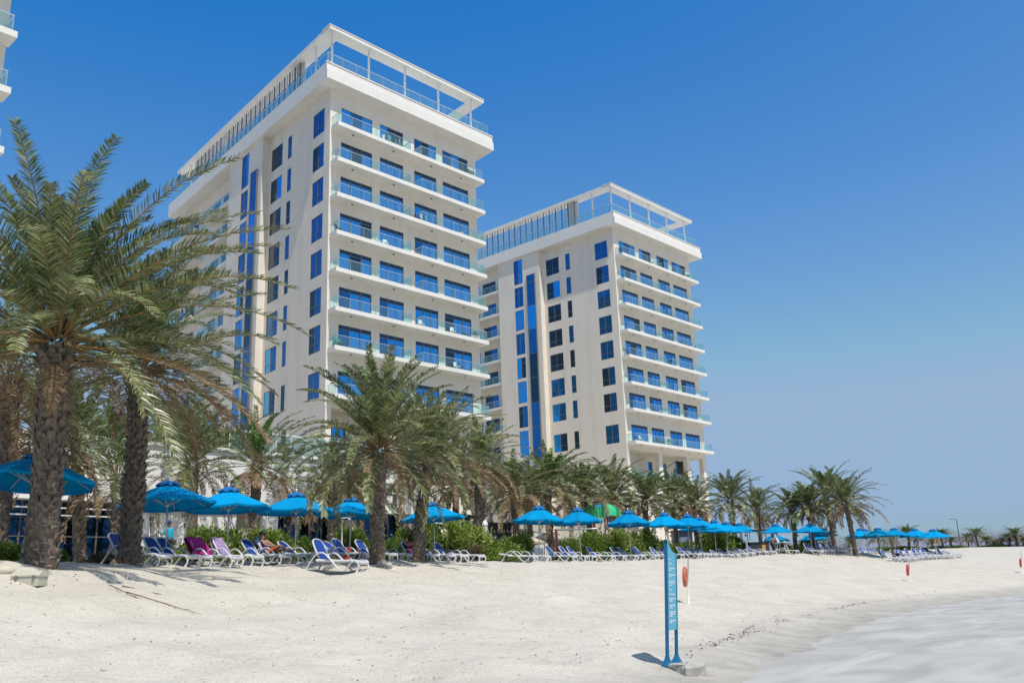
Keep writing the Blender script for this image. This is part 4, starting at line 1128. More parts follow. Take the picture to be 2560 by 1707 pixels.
b = on(75, 16.4, 1442)
T = thing('storage_box', 'beige plastic box with two latches on the sand before the nearest palm', 'box', b - Vector((0, 0, .07)), R(-4))
m = MB(); m.grid([[(-.27*k, -.15*k, z), (.27*k, -.15*k, z), (.27*k, .15*k, z), (-.27*k, .15*k, z)] for z, k in ((0, .95), (.17, 1.0), (.171, .01))], 0, False, True); m.obj('body', BEIGE, T)
m = MB(); m.grid([[(x, y*.165, z) for y, z in ((-1, .172), (-1.02, .20), (-.75, .25), (-.3, .285), (.3, .285), (.75, .25), (1.02, .20), (1, .172))] for x in (-.285, -.27, .27, .285)], 0, False); m.grid([[(x, -.165, .172), (x, -.1, .25), (x, .1, .25), (x, .165, .172)] for x in (-.284, .284)], 0, False)
for x in (-.285, .285): m.face([(x, y*.165, z) for y, z in ((-1, .172), (-1.02, .20), (-.75, .25), (-.3, .285), (.3, .285), (.75, .25), (1.02, .20), (1, .172))])
m.obj('lid', BEIGE, T)
for x in (-.17, .17): m = MB(); m.box((x - .02, -.185, .12), (x + .02, -.165, .20)); m.obj('latch', DARK, T)
def rock(px, py, D, s, label, name='rock', m_=None, seed=1, flat=.6):
    rr = random.Random(seed); m = MB(); rows = []
    for i in range(7):
        t = PI * i / 6; rows.append([(s*max(math.sin(t), .02)*math.cos(2*PI*j/10)*rr.uniform(.85, 1.1), s*.8*max(math.sin(t), .02)*math.sin(2*PI*j/10)*rr.uniform(.85, 1.1), -s*flat*math.cos(t)*rr.uniform(.92, 1.05)) for j in range(10)])
    m.grid(rows, 0, True, True); o = m.obj(name, m_ or CONC, None, on(px, D, py) + Vector((0, 0, s*flat*.6))); tag(o, label, 'rock'); return o
STONE = mat('beige_stone', (.52, .46, .38), .85, var=.15, scale=6, bump=.5, bscale=20)
rock(8, 1428, 16.6, .22, 'rounded beige stone at the left edge beside the beige box', m_=STONE, seed=3)
rock(955, 1418, 29.2, .19, 'striped pale stone leaning on the round-crowned palm trunk', seed=4, flat=.8)
rock(972, 1420, 29.0, .14, 'smaller pale stone right of the striped one at the round-crowned palm', seed=5, flat=.8)
TW = mat('dry_stalk', (.13, .075, .045), .9, var=.3)
def stalk(pts, label):
    m = MB(); P = []
    for px, py, D in pts:
        q = at(px, py, D); P.append(Vector((q.x, q.y, th(q.x, q.y) + .02)))
    m.tube(P, [.011, .009, .007, .004][:len(P)], 5)
    for i in range(1, len(P)):
        for k in range(3):
            q = P[i-1].lerp(P[i], k/3); dd = (P[i] - P[i-1]).normalized(); sd = Vector((-dd.y, dd.x, .12)) * (1 if k % 2 else -1)
            m.tube([q, q + (dd*.7 + sd*.6)*.16], [.004, .0015], 4)
    tag(m.obj('fallen_stalk', TW), label, 'palm stalk')
stalk([(275,1448,17.6),(320,1463,17.2),(352,1475,16.9),(385,1490,16.5)], 'dry reddish stalk lying on the sand below the second big trunk')
stalk([(318,1457,17.3),(390,1466,17.1),(440,1474,16.9),(505,1487,16.6)], 'long thin dry stalk pointing right on the open sand at left')
stalk([(306,1448,17.8),(350,1447,17.8),(405,1446,17.8)], 'short straight twig on the sand under the first loungers')

# towels
def towel(lo, label, col, name='towel', wd=.36, top=.74, over=.35):
    ang = R(50); d = Vector((-math.cos(ang), 0, math.sin(ang))); nn = Vector((math.sin(ang), 0, math.cos(ang))); o0 = Vector((.62, 0, .34))
    rr = random.Random(len(label)); m = MB(); rows = []
    path = [(u, .045 + .012*math.sin(u*9)) for u in (.0, .13, .26, .39, .52, .64, top - .02)] + [(top + .045, .02), (top + .03, -.05)] + [(top - over*k/3, -.07 - .015*k) for k in (1, 2, 3)]
    for i, (u, h) in enumerate(path):
        rows.append([o0 + d*u + nn*(h + .018*math.sin(y*14 + u*5) - (.02 if abs(y) > .8*wd else 0)) + Vector((0, y*(1 + .06*math.sin(u*7)), rr.uniform(-.008, .008))) for y in [wd*(j/5 - 1) for j in range(11)]])
    m.grid(rows); t = m.obj(name, col); t.matrix_world = Matrix.LocRotScale(lo.location, lo.rotation_euler, None)
    tag(t, label, 'towel'); return t
PINK = mat('magenta_towel', (.42, .012, .20), .85, var=.15, scale=10, bump=.5, bscale=60); PURP = mat('lilac_towel', (.34, .24, .42), .85, var=.15, scale=10, bump=.5, bscale=60)
GRN = mat('bottle_green_towel', (.01, .10, .11), .85, var=.2, bump=.4); BLK = mat('black_cloth', (.02, .02, .03), .85)
STR = mat('striped_towel', (.05, .10, .40), .85)
_n2 = STR.node_tree; _w2 = _n2.nodes.new('ShaderNodeTexWave'); _w2.inputs['Scale'].default_value = 2.4; _w2.bands_direction = 'Y'
_tc2 = _n2.nodes.new('ShaderNodeTexCoord'); _n2.links.new(_tc2.outputs['Object'], _w2.inputs[0]); _r2 = _n2.nodes.new('ShaderNodeValToRGB'); _r2.color_ramp.interpolation = 'CONSTANT'
_r2.color_ramp.elements[0].color = (.02, .04, .22, 1); _r2.color_ramp.elements[1].color = (.50, .58, .72, 1); _r2.color_ramp.elements[1].position = .5
_n2.links.new(_w2.outputs[0], _r2.inputs[0]); _n2.links.new(_r2.outputs[0], _n2.nodes['Principled BSDF'].inputs['Base Color'])
towel(LO[470], 'big magenta pink towel draped over a raised lounger back', PINK, wd=.46, over=.7)
towel(LO[528], 'pale purple towel hung on the lounger right of the pink one', PURP, wd=.30, over=.6)
towel(LO[636], 'blue and white striped towel behind the lying man', STR, wd=.27, over=.2)
towel(LO[2196], 'dark green towel on the first lounger of the outlying group', GRN, wd=.36, over=.7)
towel(LO[2310], 'black cloth over an outlying lounger under the right end umbrellas', BLK, wd=.34)

# ------------------------------------------------------------------ people
SKIN = mat('skin_tan', (.36, .20, .13), .55, var=.05); SKIND = mat('skin_brown', (.17, .09, .055), .55, var=.05); HAIR = mat('dark_hair', (.02, .014, .01), .6)
def cloth(name, c): return mat(name, c, .85, var=.12, scale=8, bump=.3, bscale=30)
BONES = [('pel','che'),('che','nec'),('nec','hea'),('hea','top'),('che','shl'),('shl','ell'),('ell','wrl'),('wrl','hal'),('che','shr'),('shr','elr'),('elr','wrr'),('wrr','har'),('pel','hil'),('hil','knl'),('knl','anl'),('anl','tol'),('pel','hir'),('hir','knr'),('knr','anr'),('anr','tor')]
RAD = dict(pel=(.135,.105),che=(.15,.11),nec=.052,hea=(.085,.10),top=(.07,.085),sh=.062,el=.043,wr=.030,ha=(.036,.022),hi=.088,kn=.058,an=.040,to=.036)
def skinned(name, J, bones, f, m, parent, lev=2):
    ks = []; [ks.append(k) for b_ in bones for k in b_ if k not in ks]
    me = bpy.data.meshes.new(name); me.from_pydata([J[k] for k in ks], [(ks.index(p), ks.index(q)) for p, q in bones], [])
    o = bpy.data.objects.new(name, me); C.objects.link(o)
    o.modifiers.new('skin', 'SKIN'); sd = o.modifiers.new('sub', 'SUBSURF'); sd.levels = lev; sd.render_levels = lev
    for i, k in enumerate(ks):
        r = RAD.get(k, RAD.get(k[:2], .04)); r = r if isinstance(r, tuple) else (r, r)
        fk = f(k) if callable(f) else f
        me.skin_vertices[0].data[i].radius = (r[0]*fk, r[1]*fk); me.skin_vertices[0].data[i].use_root = (i == 0)
    dg = bpy.context.evaluated_depsgraph_get(); ev = bpy.data.meshes.new_from_object(o.evaluated_get(dg))
    bpy.data.objects.remove(o)
    for p in ev.polygons: p.use_smooth = True
    ev.materials.clear(); ev.materials.append(m)
    o2 = bpy.data.objects.new(name, ev); C.objects.link(o2); o2.parent = parent
    return o2
def person(label, J, loc, rz, skin, clothes, hat=None, hair=True):
    J = {k: Vector(v) for k, v in J.items()}
    T = thing('person', label, 'person', loc, rz)
    body = skinned('body', J, BONES, 1.0, skin, T)
    # face, ears and fingers welded into the body mesh
    m = MB(); hd = J['hea'].lerp(J['top'], .45); up = (J['top'] - J['nec']).normalized()
    fw = J.get('face', Vector((1, 0, 0))); fw = (fw - up * fw.dot(up)).normalized(); sd = up.cross(fw)
    m.ball(hd + fw*.095 - up*.015, .02, k=8); m.ball(hd + fw*.085 - up*.06, .022, k=8, sz=(1, 1, .5))
    for s in (-1, 1): m.ball(hd + sd*s*.085, .025, k=8)
    for h, w_ in (('hal', 'wrl'), ('har', 'wrr')):
        d = (J[h] - J[w_]).normalized(); n = d.cross(Vector((0, 0, 1)));
        n = n.normalized() if n.length > .1 else Vector((0, 1, 0))
        q = d.cross(n)
        for i, ln in enumerate((.062, .075, .08, .07)):
            b_ = J[h] + n*(i - 1.5)*.019; m.tube([b_, b_ + d*ln*.55 - q*.008, b_ + d*ln*.95 - q*.03], [.0095, .0085, .007], 6)
        b_ = J[h] - d*.04 + n*.034; m.tube([b_, b_ + n*.03 + d*.03, b_ + n*.032 + d*.06], [.011, .010, .008], 6)
    ex = m.obj('x', skin); bm_v = [tuple(v.co) for v in body.data.vertices] + [tuple(v.co) for v in ex.data.vertices]; off = len(body.data.vertices)
    fc = [tuple(p.vertices) for p in body.data.polygons] + [tuple(i + off for i in p.vertices) for p in ex.data.polygons]
    bpy.data.objects.remove(ex); me = bpy.data.meshes.new('body'); me.from_pydata(bm_v, [], fc); me.materials.append(skin); me.polygons.foreach_set('use_smooth', [True]*len(fc)); body.data = me
    m = MB()
    for s in (-1, 1): m.ball(hd + fw*.083 + sd*s*.032 + up*.01, .011, k=6)
    m.obj('eyes', HAIR, T)
    for nm, bones, f, mt in clothes: skinned(nm, J, bones, f, mt, T)
    if hair:
        m = MB(); rows = []
        for i in range(6):
            t = PI*.52*i/5; rows.append([hd + up*(.115*math.cos(t) + .012) + (fw*math.cos(2*PI*j/12)*.108 + sd*math.sin(2*PI*j/12)*.10)*max(math.sin(t), .02) - fw*.018 for j in range(12)])
        m.grid(rows, 0, True, True); m.obj('hair', HAIR, T)
    if hat:
        m = MB(); rows = []
        for i in range(5):
            t = PI*.5*i/4; rows.append([hd + up*(.12*math.cos(t) + .03) + (fw*math.cos(2*PI*j/12)*.12 + sd*math.sin(2*PI*j/12)*.112)*max(math.sin(t), .02) for j in range(12)])
        m.grid(rows, 0, True, True); m.grid([[hd + up*.03 + fw*(.09 + .11*k) + sd*y*(1 - .5*k) for y in (-.09, -.04, 0, .04, .09)] for k in (0, 1)]); m.obj('cap', hat, T)
    return T
def stand(arm_l, arm_r, lean=0.):
    J = dict(pel=(0,0,.95), che=(lean*.3,0,1.30), nec=(lean*.42,0,1.50), hea=(lean*.5+.01,0,1.60), top=(lean*.55+.01,0,1.72), shl=(lean*.38,.185,1.43), shr=(lean*.38,-.185,1.43), hil=(0,.09,.90), knl=(.05,.11,.50), anl=(-.02,.12,.08), tol=(.13,.14,.04), hir=(0,-.09,.90), knr=(.09,-.10,.50), anr=(.12,-.11,.08), tor=(.27,-.12,.04))
    for s, a_ in (('l', arm_l), ('r', arm_r)):
        sh = Vector(J['sh'+s]); J['el'+s], J['wr'+s], J['ha'+s] = [tuple(sh + Vector(q)) for q in a_]
    return J
TORSO = [('pel','che'),('che','nec'),('che','shl'),('che','shr'),('shl','ell'),('shr','elr')]
VEST = [('pel','che'),('che','nec'),('che','shl'),('che','shr')]
LEGS = [('pel','hil'),('hil','knl'),('knl','anl'),('pel','hir'),('hir','knr'),('knr','anr')]
SHORT = [('pel','hil'),('hil','knl'),('pel','hir'),('hir','knr')]
fc_ = lambda k: {'nec': .95}.get(k, 1.17)
sh_ = lambda k: .75 if k[:2] == 'kn' else 1.2
J = stand([(.10, .10, -.26), (.30, .02, -.16), (.38, .0, -.12)], [(.12, -.08, -.27), (.33, -.03, -.20), (.41, -.02, -.17)], .25)
b = on(424, 35.5, 1395); person('worker in a turquoise shirt and blue cap standing behind the hedge by the ladders', J, b + Vector((0, 0, .05)), R(160), SKIND, [('shirt', TORSO, fc_, cloth('turquoise_cloth', (.02, .35, .48))), ('trousers', LEGS, 1.2, cloth('dark_trousers', (.03, .035, .05)))], cloth('blue_cap', (.01, .04, .30)), True)
J = stand([(.12, .05, -.26), (.34, -.05, -.28), (.42, -.06, -.28)], [(-.02, -.10, -.28), (.16, -.06, -.44), (.22, -.04, -.50)], .35)
b = on(1934, 80.5, 1390); person('man in a khaki shirt and black trousers leaning by the dark kiosk', J, b, R(-60), SKIND, [('shirt', TORSO, fc_, cloth('khaki_cloth', (.24, .19, .12))), ('trousers', LEGS, 1.2, BLK)])
def recline(lift=.0, read=False):
    J = dict(pel=(.66,0,.46), che=(.44,0,.72), nec=(.34,0,.88), hea=(.33,0,.98), top=(.31,0,1.10), shl=(.38,.18,.83), shr=(.38,-.18,.83), hil=(.72,.09,.44), knl=(1.12,.10,.50+lift), anl=(1.52,.10,.40), tol=(1.60,.11,.52), hir=(.72,-.09,.44), knr=(1.14,-.10,.62+lift), anr=(1.45,-.10,.40), tor=(1.56,-.11,.46), face=(.9,0,.4))
    if read: J.update(ell=(.62,.24,.68), wrl=(.82,.10,.80), hal=(.88,.08,.84), elr=(.62,-.24,.68), wrr=(.82,-.10,.80), har=(.88,-.08,.84))
    else: J.update(ell=(.62,.25,.64), wrl=(.86,.22,.58), hal=(.94,.20,.57), elr=(.60,-.26,.66), wrr=(.80,-.14,.60), har=(.88,-.10,.60))
    return J
l = LO[636]; person('man in orange shorts and dark cap lying back on a lounger over a striped towel', recline(), l.location, l.rotation_euler[2], SKIN, [('shorts', SHORT, sh_, cloth('orange_shorts', (.65, .13, .02)))], BLK)
l = LO[1001]; person('dark-haired person in pink seated on a lounger left of the leaning palm, reading', recline(.05, True), l.location, l.rotation_euler[2], SKIN, [('top', VEST, fc_, cloth('dark_red_top', (.16, .02, .03))), ('shorts', SHORT, sh_, cloth('pink_shorts', (.60, .05, .22)))])
l = LO[2220]; person('dark-clothed person sitting in the shade beside the green towel', recline(.0), l.location, l.rotation_euler[2], SKIND, [('shirt', TORSO, fc_, BLK), ('trousers', SHORT, 1.2, BLK)])

# ------------------------------------------------------------------ beach furniture and huts behind the hedge
def ladder(x0, y0, x1, y1, D, wpx, label):
    b, t = at(x0, y0, D), at(x1, y1, D); b.z = th(b.x, b.y); t.y += 1.1; wv = Vector((wpx * D / F_PX / 2, .1, 0))
    T = thing('ladder', label, 'ladder', b); t = t - b
    for s in (-1, 1): m = MB(); m.tube([wv*s, t + wv*s], .035, 6); m.obj('rail', STEEL, T)
    n = int(t.length / .3)
    for k in range(1, n): m = MB(); m.tube([t*k/n - wv, t*k/n + wv], .02, 5); m.obj('rung', STEEL, T)
ladder(392, 1385, 358, 1268, 37, 22, 'metal ladder leaning left against the white villa wall')
ladder(428, 1385, 440, 1285, 37.5, 22, 'second metal ladder behind the worker in turquoise')
b = on(864, 36.2, 1392)
T = thing('cooler_box', 'orange red box with white round patches between two umbrella poles', 'box', b, R(-20))
m = MB(); m.grid([[(-.2*k, -.14*k, z), (.2*k, -.14*k, z), (.2*k, .14*k, z), (-.2*k, .14*k, z)] for z, k in ((.3, .95), (.58, 1), (.60, .9), (.601, .01))], 0, False, True); m.box((-.15, -.1, 0), (.15, .1, .298)); m.obj('body', mat('orange_red_plastic', (.60, .07, .02), .5), T)
for x, z in ((-.13, .36), (.12, .36), (.12, .5)): m = MB(); m.lathe([(.001, -.012), (.055, -.012), (.055, 0)], 10); o = m.obj('patch', WHITEP, T, (x, -.142, z)); o.rotation_euler = (R(-90), 0, 0)
b = on(854, 36.6, 1392); h = at(854, 1292, 36.6).z - b.z
T = thing('shower_post', 'slim white post with a short top arm left of the fifth umbrella pole', 'post', b)
m = MB(); m.tube([(0, 0, -.2), (0, 0, h)], .035, 8); m.obj('post', WHITEP, T); m = MB(); m.tube([(.0, 0, h - .05), (.30, 0, h - .03)], .02, 6); m.box((.27, -.05, h - .12), (.36, .05, h - .06)); m.obj('arm', WHITEP, T)
b = on(1215, 49.3, 1385); h = at(1215, 1298, 49.3).z - b.z
T = thing('white_post', 'thick white post with a pointed cap in front of the dark bar', 'post', b)
m = MB(); m.box((-.13, -.13, -.2), (.13, .13, h - .35)); m.obj('shaft', VWALL, T)
m = MB(); m.grid([[(sx*r, sy*r, z) for sx, sy in ((-1,-1),(1,-1),(1,1),(-1,1))] for r, z in ((.16, h - .349), (.17, h - .28), (.11, h - .12), (.001, h))], 0, False, True); m.obj('cap', VWALL, T)

TEAL = mat('teal_panel', (.01, .28, .36), .5); DGREY = mat('charcoal_paint', (.03, .03, .035), .6)
u0 = at(1062, 1360, 56); u1 = at(1186, 1360, 62)
T = thing('snack_bar', 'dark bar hut with white louvre strips and a teal end panel behind the olive shrubs', 'bar hut', (u0.x, u0.y, .6), math.atan2(u1.y - u0.y, u1.x - u0.x))
Lb = math.hypot(u1.x - u0.x, u1.y - u0.y); hb = at(1120, 1280, 59).z - .6
m = MB(); m.box((0, .3, 0), (Lb, 3, hb - .3)); m.box((0, -.05, 0), (Lb, .298, 1.1)); m.obj('wall', DGREY, T)
m = MB(); m.box((-.2, -.5, hb - .298), (Lb + .2, 3.2, hb - .1)); m.obj('roof', DGREY, T)
for k in range(3): m = MB(); m.box((.1, -.42, hb - .62 - k*.3), (Lb - .9, -.34, hb - .5 - k*.3)); m.obj('louvre', VWALL, T)
m = MB(); m.box((Lb - .85, -.45, hb - 1.35), (Lb + .1, -.36, hb - .33)); m.obj('sign_panel', TEAL, T)
m = MB(); m.ball((Lb + .28, -.45, hb - .55), .16, sz=(1, 1, 1.2)); m.tube([(Lb + .28, -.45, hb - .38), (Lb + .19, -.45, hb - .25)], .01, 4); m.obj('lantern', RED, T)
b = on(1246, 58, 1390); hb = at(1246, 1296, 58).z - b.z
T = thing('drinks_kiosk', 'dark kiosk with a white-studded shelf behind the white post', 'kiosk', b, R(38))
m = MB(); m.box((-1.0, 0, 0), (1.2, 2, hb - .4)); m.obj('body', DGREY, T); m = MB(); m.box((-1.2, -.4, hb - .398), (1.4, 2.2, hb - .28)); m.obj('roof', DWOOD, T)
m = MB(); m.box((-1.0, -.25, hb - 1.0), (1.2, -.003, hb - .94)); sh2 = m.obj('shelf', DWOOD, T)
for k in range(8): m = MB(); m.lathe([(.001, 0), (.045, 0), (.045, .12), (.018, .17), (.018, .23), (.001, .23)], 8, (-.9 + k*.27, -.14, hb - .939)); m.obj('bottle', VWALL, sh2)
m = MB(); m.face([(-.9, -.004, .9), (1.1, -.004, .9), (1.1, -.004, hb - 1.1), (-.9, -.004, hb - 1.1)]); m.obj('window', GLASSD, T)

def parasol(px, D, top, label, col, rad):
    b = on(px, D, 1392); h = at(px, top, D).z - b.z; T = thing('cafe_parasol', label, 'parasol', b, 0, 'beige parasols behind the long row')
    m = MB(); m.tube([(0, 0, -.1), (0, 0, h)], .03, 6); m.obj('pole', DWOOD, T)
    m = MB(); rows = [[(r*math.cos(2*PI*j/16), r*math.sin(2*PI*j/16), h - d + .02*math.cos(8*PI*j/8)) for j in range(16)] for r, d in ((.02, 0), (rad*.5, .28), (rad, .55), (rad*.99, .68))]; m.grid(rows, 0, False, True); m.obj('canopy', col, T)
CANV = mat('cream_canvas', (.55, .48, .40), .8)
parasol(1317, 62, 1336, 'beige parasol left of the picket gate, far behind the seventh umbrella', CANV, 1.4)
parasol(1362, 66, 1333, 'beige parasol behind the picket gate, right of the other one', CANV, 1.4)
w0, w1 = at(1296, 1380, 70), at(1402, 1380, 78)
T = thing('garden_wall', 'white garden wall behind the beige parasols', 'wall', (w0.x, w0.y, .6), math.atan2(w1.y - w0.y, w1.x - w0.x)); Lw = math.hypot(w1.x - w0.x, w1.y - w0.y); hw = at(1340, 1325, 73).z - .6
m = MB(); m.box((0, 0, -.3), (Lw, .3, hw - .1)); m.obj('panel', VWALL, T); m = MB(); m.box((-.05, -.05, hw - .098), (Lw + .05, .35, hw)); m.obj('coping', VWALL, T)
def fence(px0, D0, px1, D1, top, label, gap=.16):
    p, q = at(px0, 1390, D0), at(px1, 1390, D1); p.z, q.z = th(p.x, p.y), th(q.x, q.y); d = q - p; L_ = d.length; h = at(px0, top, D0).z - p.z
    T = thing('picket_fence', label, 'fence', p, math.atan2(d.y, d.x)); dz = d.z / L_; n = max(2, int(L_ / gap))
    for k in range(min(n, 60) + 1):
        x = L_ * k / min(n, 60); m = MB(); m.box((x - .045, -.012, .05), (x + .045, .012, h - .06)); m.face([(x - .045, 0, h - .059), (x + .045, 0, h - .059), (x, 0, h)]); o = m.obj('picket', WHITEP, T, (0, 0, dz * x))
    for z in (.3, h - .3): m = MB(); m.tube([(0, .04, z), (L_, .04, z + d.z)], .03, 4); m.obj('rail', WHITEP, T)
    for k in range(int(L_ / 4) + 1): x = min(L_, k*4.); m = MB(); m.box((x - .06, .05, 0), (x + .06, .17, h + .25)); m.obj('post', WHITEP, T, (0, 0, dz * x))
fence(1332, 50.5, 1358, 52, 1366, 'short white picket gate beside the raised lounger of the long row')
fence(1556, 66, 1700, 76, 1360, 'long white picket fence behind the loungers left of the blue sign', .22)
b = on(1393, 57, 1390); e = at(1490, 1321, 62)
T = thing('goal_bar', 'pale horizontal bar on a red padded post left of the play canopy', 'bar frame', b); h = at(1393, 1322, 57).z - b.z; e = e - b
m = MB(); m.lathe([(.001, 0), (.10, 0), (.10, h - .15), (.05, h - .1), (.05, h), (.001, h)], 10); m.obj('post', mat('faded_red_pad', (.42, .10, .09), .7), T)
m = MB(); m.tube([(-.1, 0, h - .05), (e.x, e.y, e.z)], .055, 8); m.obj('bar', ALU, T); m = MB(); m.tube([(e.x, e.y, -.2), (e.x, e.y, e.z + .1)], .05, 8); m.obj('post', ALU, T)

# play canopy
b = on(1506, 66, 1390); zt_ = at(1506, 1256, 66).z - b.z; zm = at(1506, 1290, 66).z - b.z
T = thing('play_canopy', 'green and blue curved play canopy on red posts showing between two umbrellas', 'play tower', b, R(-10)); T.scale = (.7, .7, 1)
PG = mat('play_green', (.05, .52, .22), .4, var=.05); PB = mat('play_blue', (.01, .06, .42), .4); PT = mat('play_light_blue', (.06, .38, .52), .4); PO = mat('play_orange', (.75, .16, .01), .4)
m = MB(); rows = []
for i in range(15):
    t = PI * i / 14; rows.append([(-math.cos(t)*(.78 + .25*k), -.9 + 1.5*k/6 + (.05*math.sin(i*2.6) if k == 0 else 0), zm + (zt_ - zm)*math.sin(t)**.8 - (.55 if False else 0)) for k in range(7)])
m.grid(rows); m.obj('roof', PG, T)
m = MB()
for k in range(5):
    x = -.72 + k*.30; m.grid([[(x + .15*math.cos(a_), -.92 - .09*math.sin(a_), z) for a_ in [PI*j/6 for j in range(7)]] for z in (zm - .18, zm + (zt_ - zm)*.62)])
m.obj('front_panel', PG, T)
m = MB(); m.box((-.5, -1.02, zt_ - .42), (.52, -.90, zt_ - .18)); m.obj('badge', PT, T)
m = MB(); m.grid([[(.98, -.8, zm - .5), (.98, .6, zm - .5)], [(.92, -.8, zm + .25), (.92, .6, zm + .25)], [(.62, -.8, zm + .62), (.62, .6, zm + .62)]]); m.obj('side_panel', PB, T)
for x, y in ((-.7, -.8), (.55, -.8), (-.7, .6), (.75, .6)): m = MB(); m.tube([(x, y, -.2), (x, y, zm + .2)], .06, 8); m.obj('post', RED, T)
m = MB(); m.grid([[(.1 + .25*math.cos(a_) - .1*s, -1.0 - s*.7, 1.5 - s*.9 + .25*math.sin(a_)) for a_ in [PI + PI*j/8 for j in range(9)]] for s in (0, .3, .7, 1.1, 1.5)]); m.obj('slide', PO, T)
m = MB(); m.box((.45, -.95, .9), (.9, .5, 1.9)); m.obj('wall_panel', PB, T)
m = MB(); m.box((-.8, -.85, 1.15), (.95, .65, 1.25)); m.obj('platform', PT, T)

w0 = on(1702, 84, 1388); h = at(1720, 1322, 84).z - w0.z
T = thing('beach_cabin', 'blue-grey boarded cabin in the shade right of the blue sign', 'cabin', w0, R(20)); CAB = mat('blue_grey_boards', (.22, .26, .38), .7, var=.15, scale=3, stretch=(4, 4, .3))
m = MB()
for k in range(9): m.box((k*.2 + .005, 0, 0), (k*.2 + .195, 1.6, h - .2 + .0))
m.obj('wall', CAB, T); m = MB(); m.box((-.15, -.3, h - .198), (2.0, 1.8, h - .08)); m.obj('roof', DWOOD, T)
b = on(1734, 76, 1388); h = at(1734, 1329, 76).z - b.z
T = thing('bollard_lamp', 'slim black post paired with a white one behind the loungers right of the sign', 'post', b); m = MB(); m.box((-.12, -.08, 0), (.02, .08, h)); m.obj('dark_shaft', DGREY, T); m = MB(); m.box((.022, -.06, 0), (.16, .08, h - .15)); m.box((.022, -.08, h - .15), (.17, .1, h - .05)); m.obj('white_shaft', WHITEP, T)

b = on(1878, 80.2, 1390); e = at(1926, 1390, 80.2); wk = e.x - b.x; h = at(1900, 1354, 80.2).z - b.z; hr_ = at(1890, 1326, 80.2).z - b.z
T = thing('beach_kiosk', 'dark counter kiosk under thin posts and flat roof at the end of the lounger row', 'kiosk', b)
m = MB(); m.box((0, 0, -.1), (wk, .9, h - .06)); m.obj('counter', DGREY, T); m = MB(); m.box((-.06, -.08, h - .058), (wk + .06, 1, h)); m.obj('counter_top', DWOOD, T)
for x, y in ((.05, .05), (wk - .5, .05), (.05, .85), (wk - .5, .85)): m = MB(); m.tube([(x, y, h), (x, y, hr_)], .03, 6); m.obj('post', STEEL, T)
m = MB(); m.box((-.25, -.3, hr_ + .002), (wk - .15, 1.3, hr_ + .1)); m.obj('roof', DWOOD, T)
m = MB(); m.box((wk*.62, -.03, .35), (wk*.80, -.004, h - .25)); m.obj('notice', mat('orange_notice', (.55, .26, .06), .6), T)
b = on(1958, 81.5, 1389); h = at(1955, 1334, 81.5).z - b.z
T = thing('lifeguard_chair', 'high white lifeguard chair on splayed legs right of the man in khaki', 'chair', b, R(-35))
for x, y in ((-.5, -.45), (.5, -.45), (-.5, .45), (.5, .45)): m = MB(); m.tube([(x, y, -.05), (x*.55, y*.6, h - .8)], .03, 6); m.obj('leg', WHITEP, T)
m = MB(); m.box((-.32, -.3, h - .8), (.36, .3, h - .74)); m.obj('seat', WHITEP, T); m = MB(); m.grid([[(-.30 - .22*k, y, h - .74 + .74*k) for y in (-.3, 0, .3)] for k in (0, .5, 1)], 0, False); m.grid([[(-.34 - .22*k, y, h - .74 + .74*k) for y in (-.3, 0, .3)] for k in (0, .5, 1)], 0, False); m.obj('backrest', WHITEP, T)
for k in range(4): m = MB(); z = .3 + k*.42; m.tube([(.5 - .22*z/(h - .8), -.40, z), (.5 - .22*z/(h - .8), .40, z)], .02, 5); m.obj('rung', WHITEP, T)

b = on(2343, 85, 1388); h = at(2343, 1340, 85).z - b.z
T = thing('flag_pole', 'white pole with a small yellow warning flag at the outlying umbrellas', 'flag', b)
m = MB(); m.tube([(0, 0, -.2), (0, 0, h)], .022, 6); m.obj('pole', WHITEP, T)
m = MB(); m.grid([[(.02 + .34*k, .05*math.sin(k*5), h - .02 - .45*k), (.02 + .30*k, .04*math.sin(k*5 + 1), h - .62)] for k in (0, .25, .5, .75, 1)]); m.obj('flag', mat('yellow_flag', (.72, .36, .01), .7, trans=.3), T)
b = on(2402, 165, 1368); t = at(2396, 1297, 165) - b
T = thing('lamp_post', 'tall thin lamp post standing alone against the sky far right', 'lamp post', b)
m = MB(); m.tube([(0, 0, -.3), (0, 0, t.z*.5), (0, 0, t.z)], [.10, .08, .055], 8); m.obj('pole', DGREY, T)
m = MB(); m.tube([(0, 0, t.z - .05), (-.5, 0, t.z + .04), (-.95, 0, t.z + .05)], .035, 6); m.box((-1.3, -.12, t.z), (-.9, .12, t.z + .09)); m.obj('lamp_arm', DGREY, T)

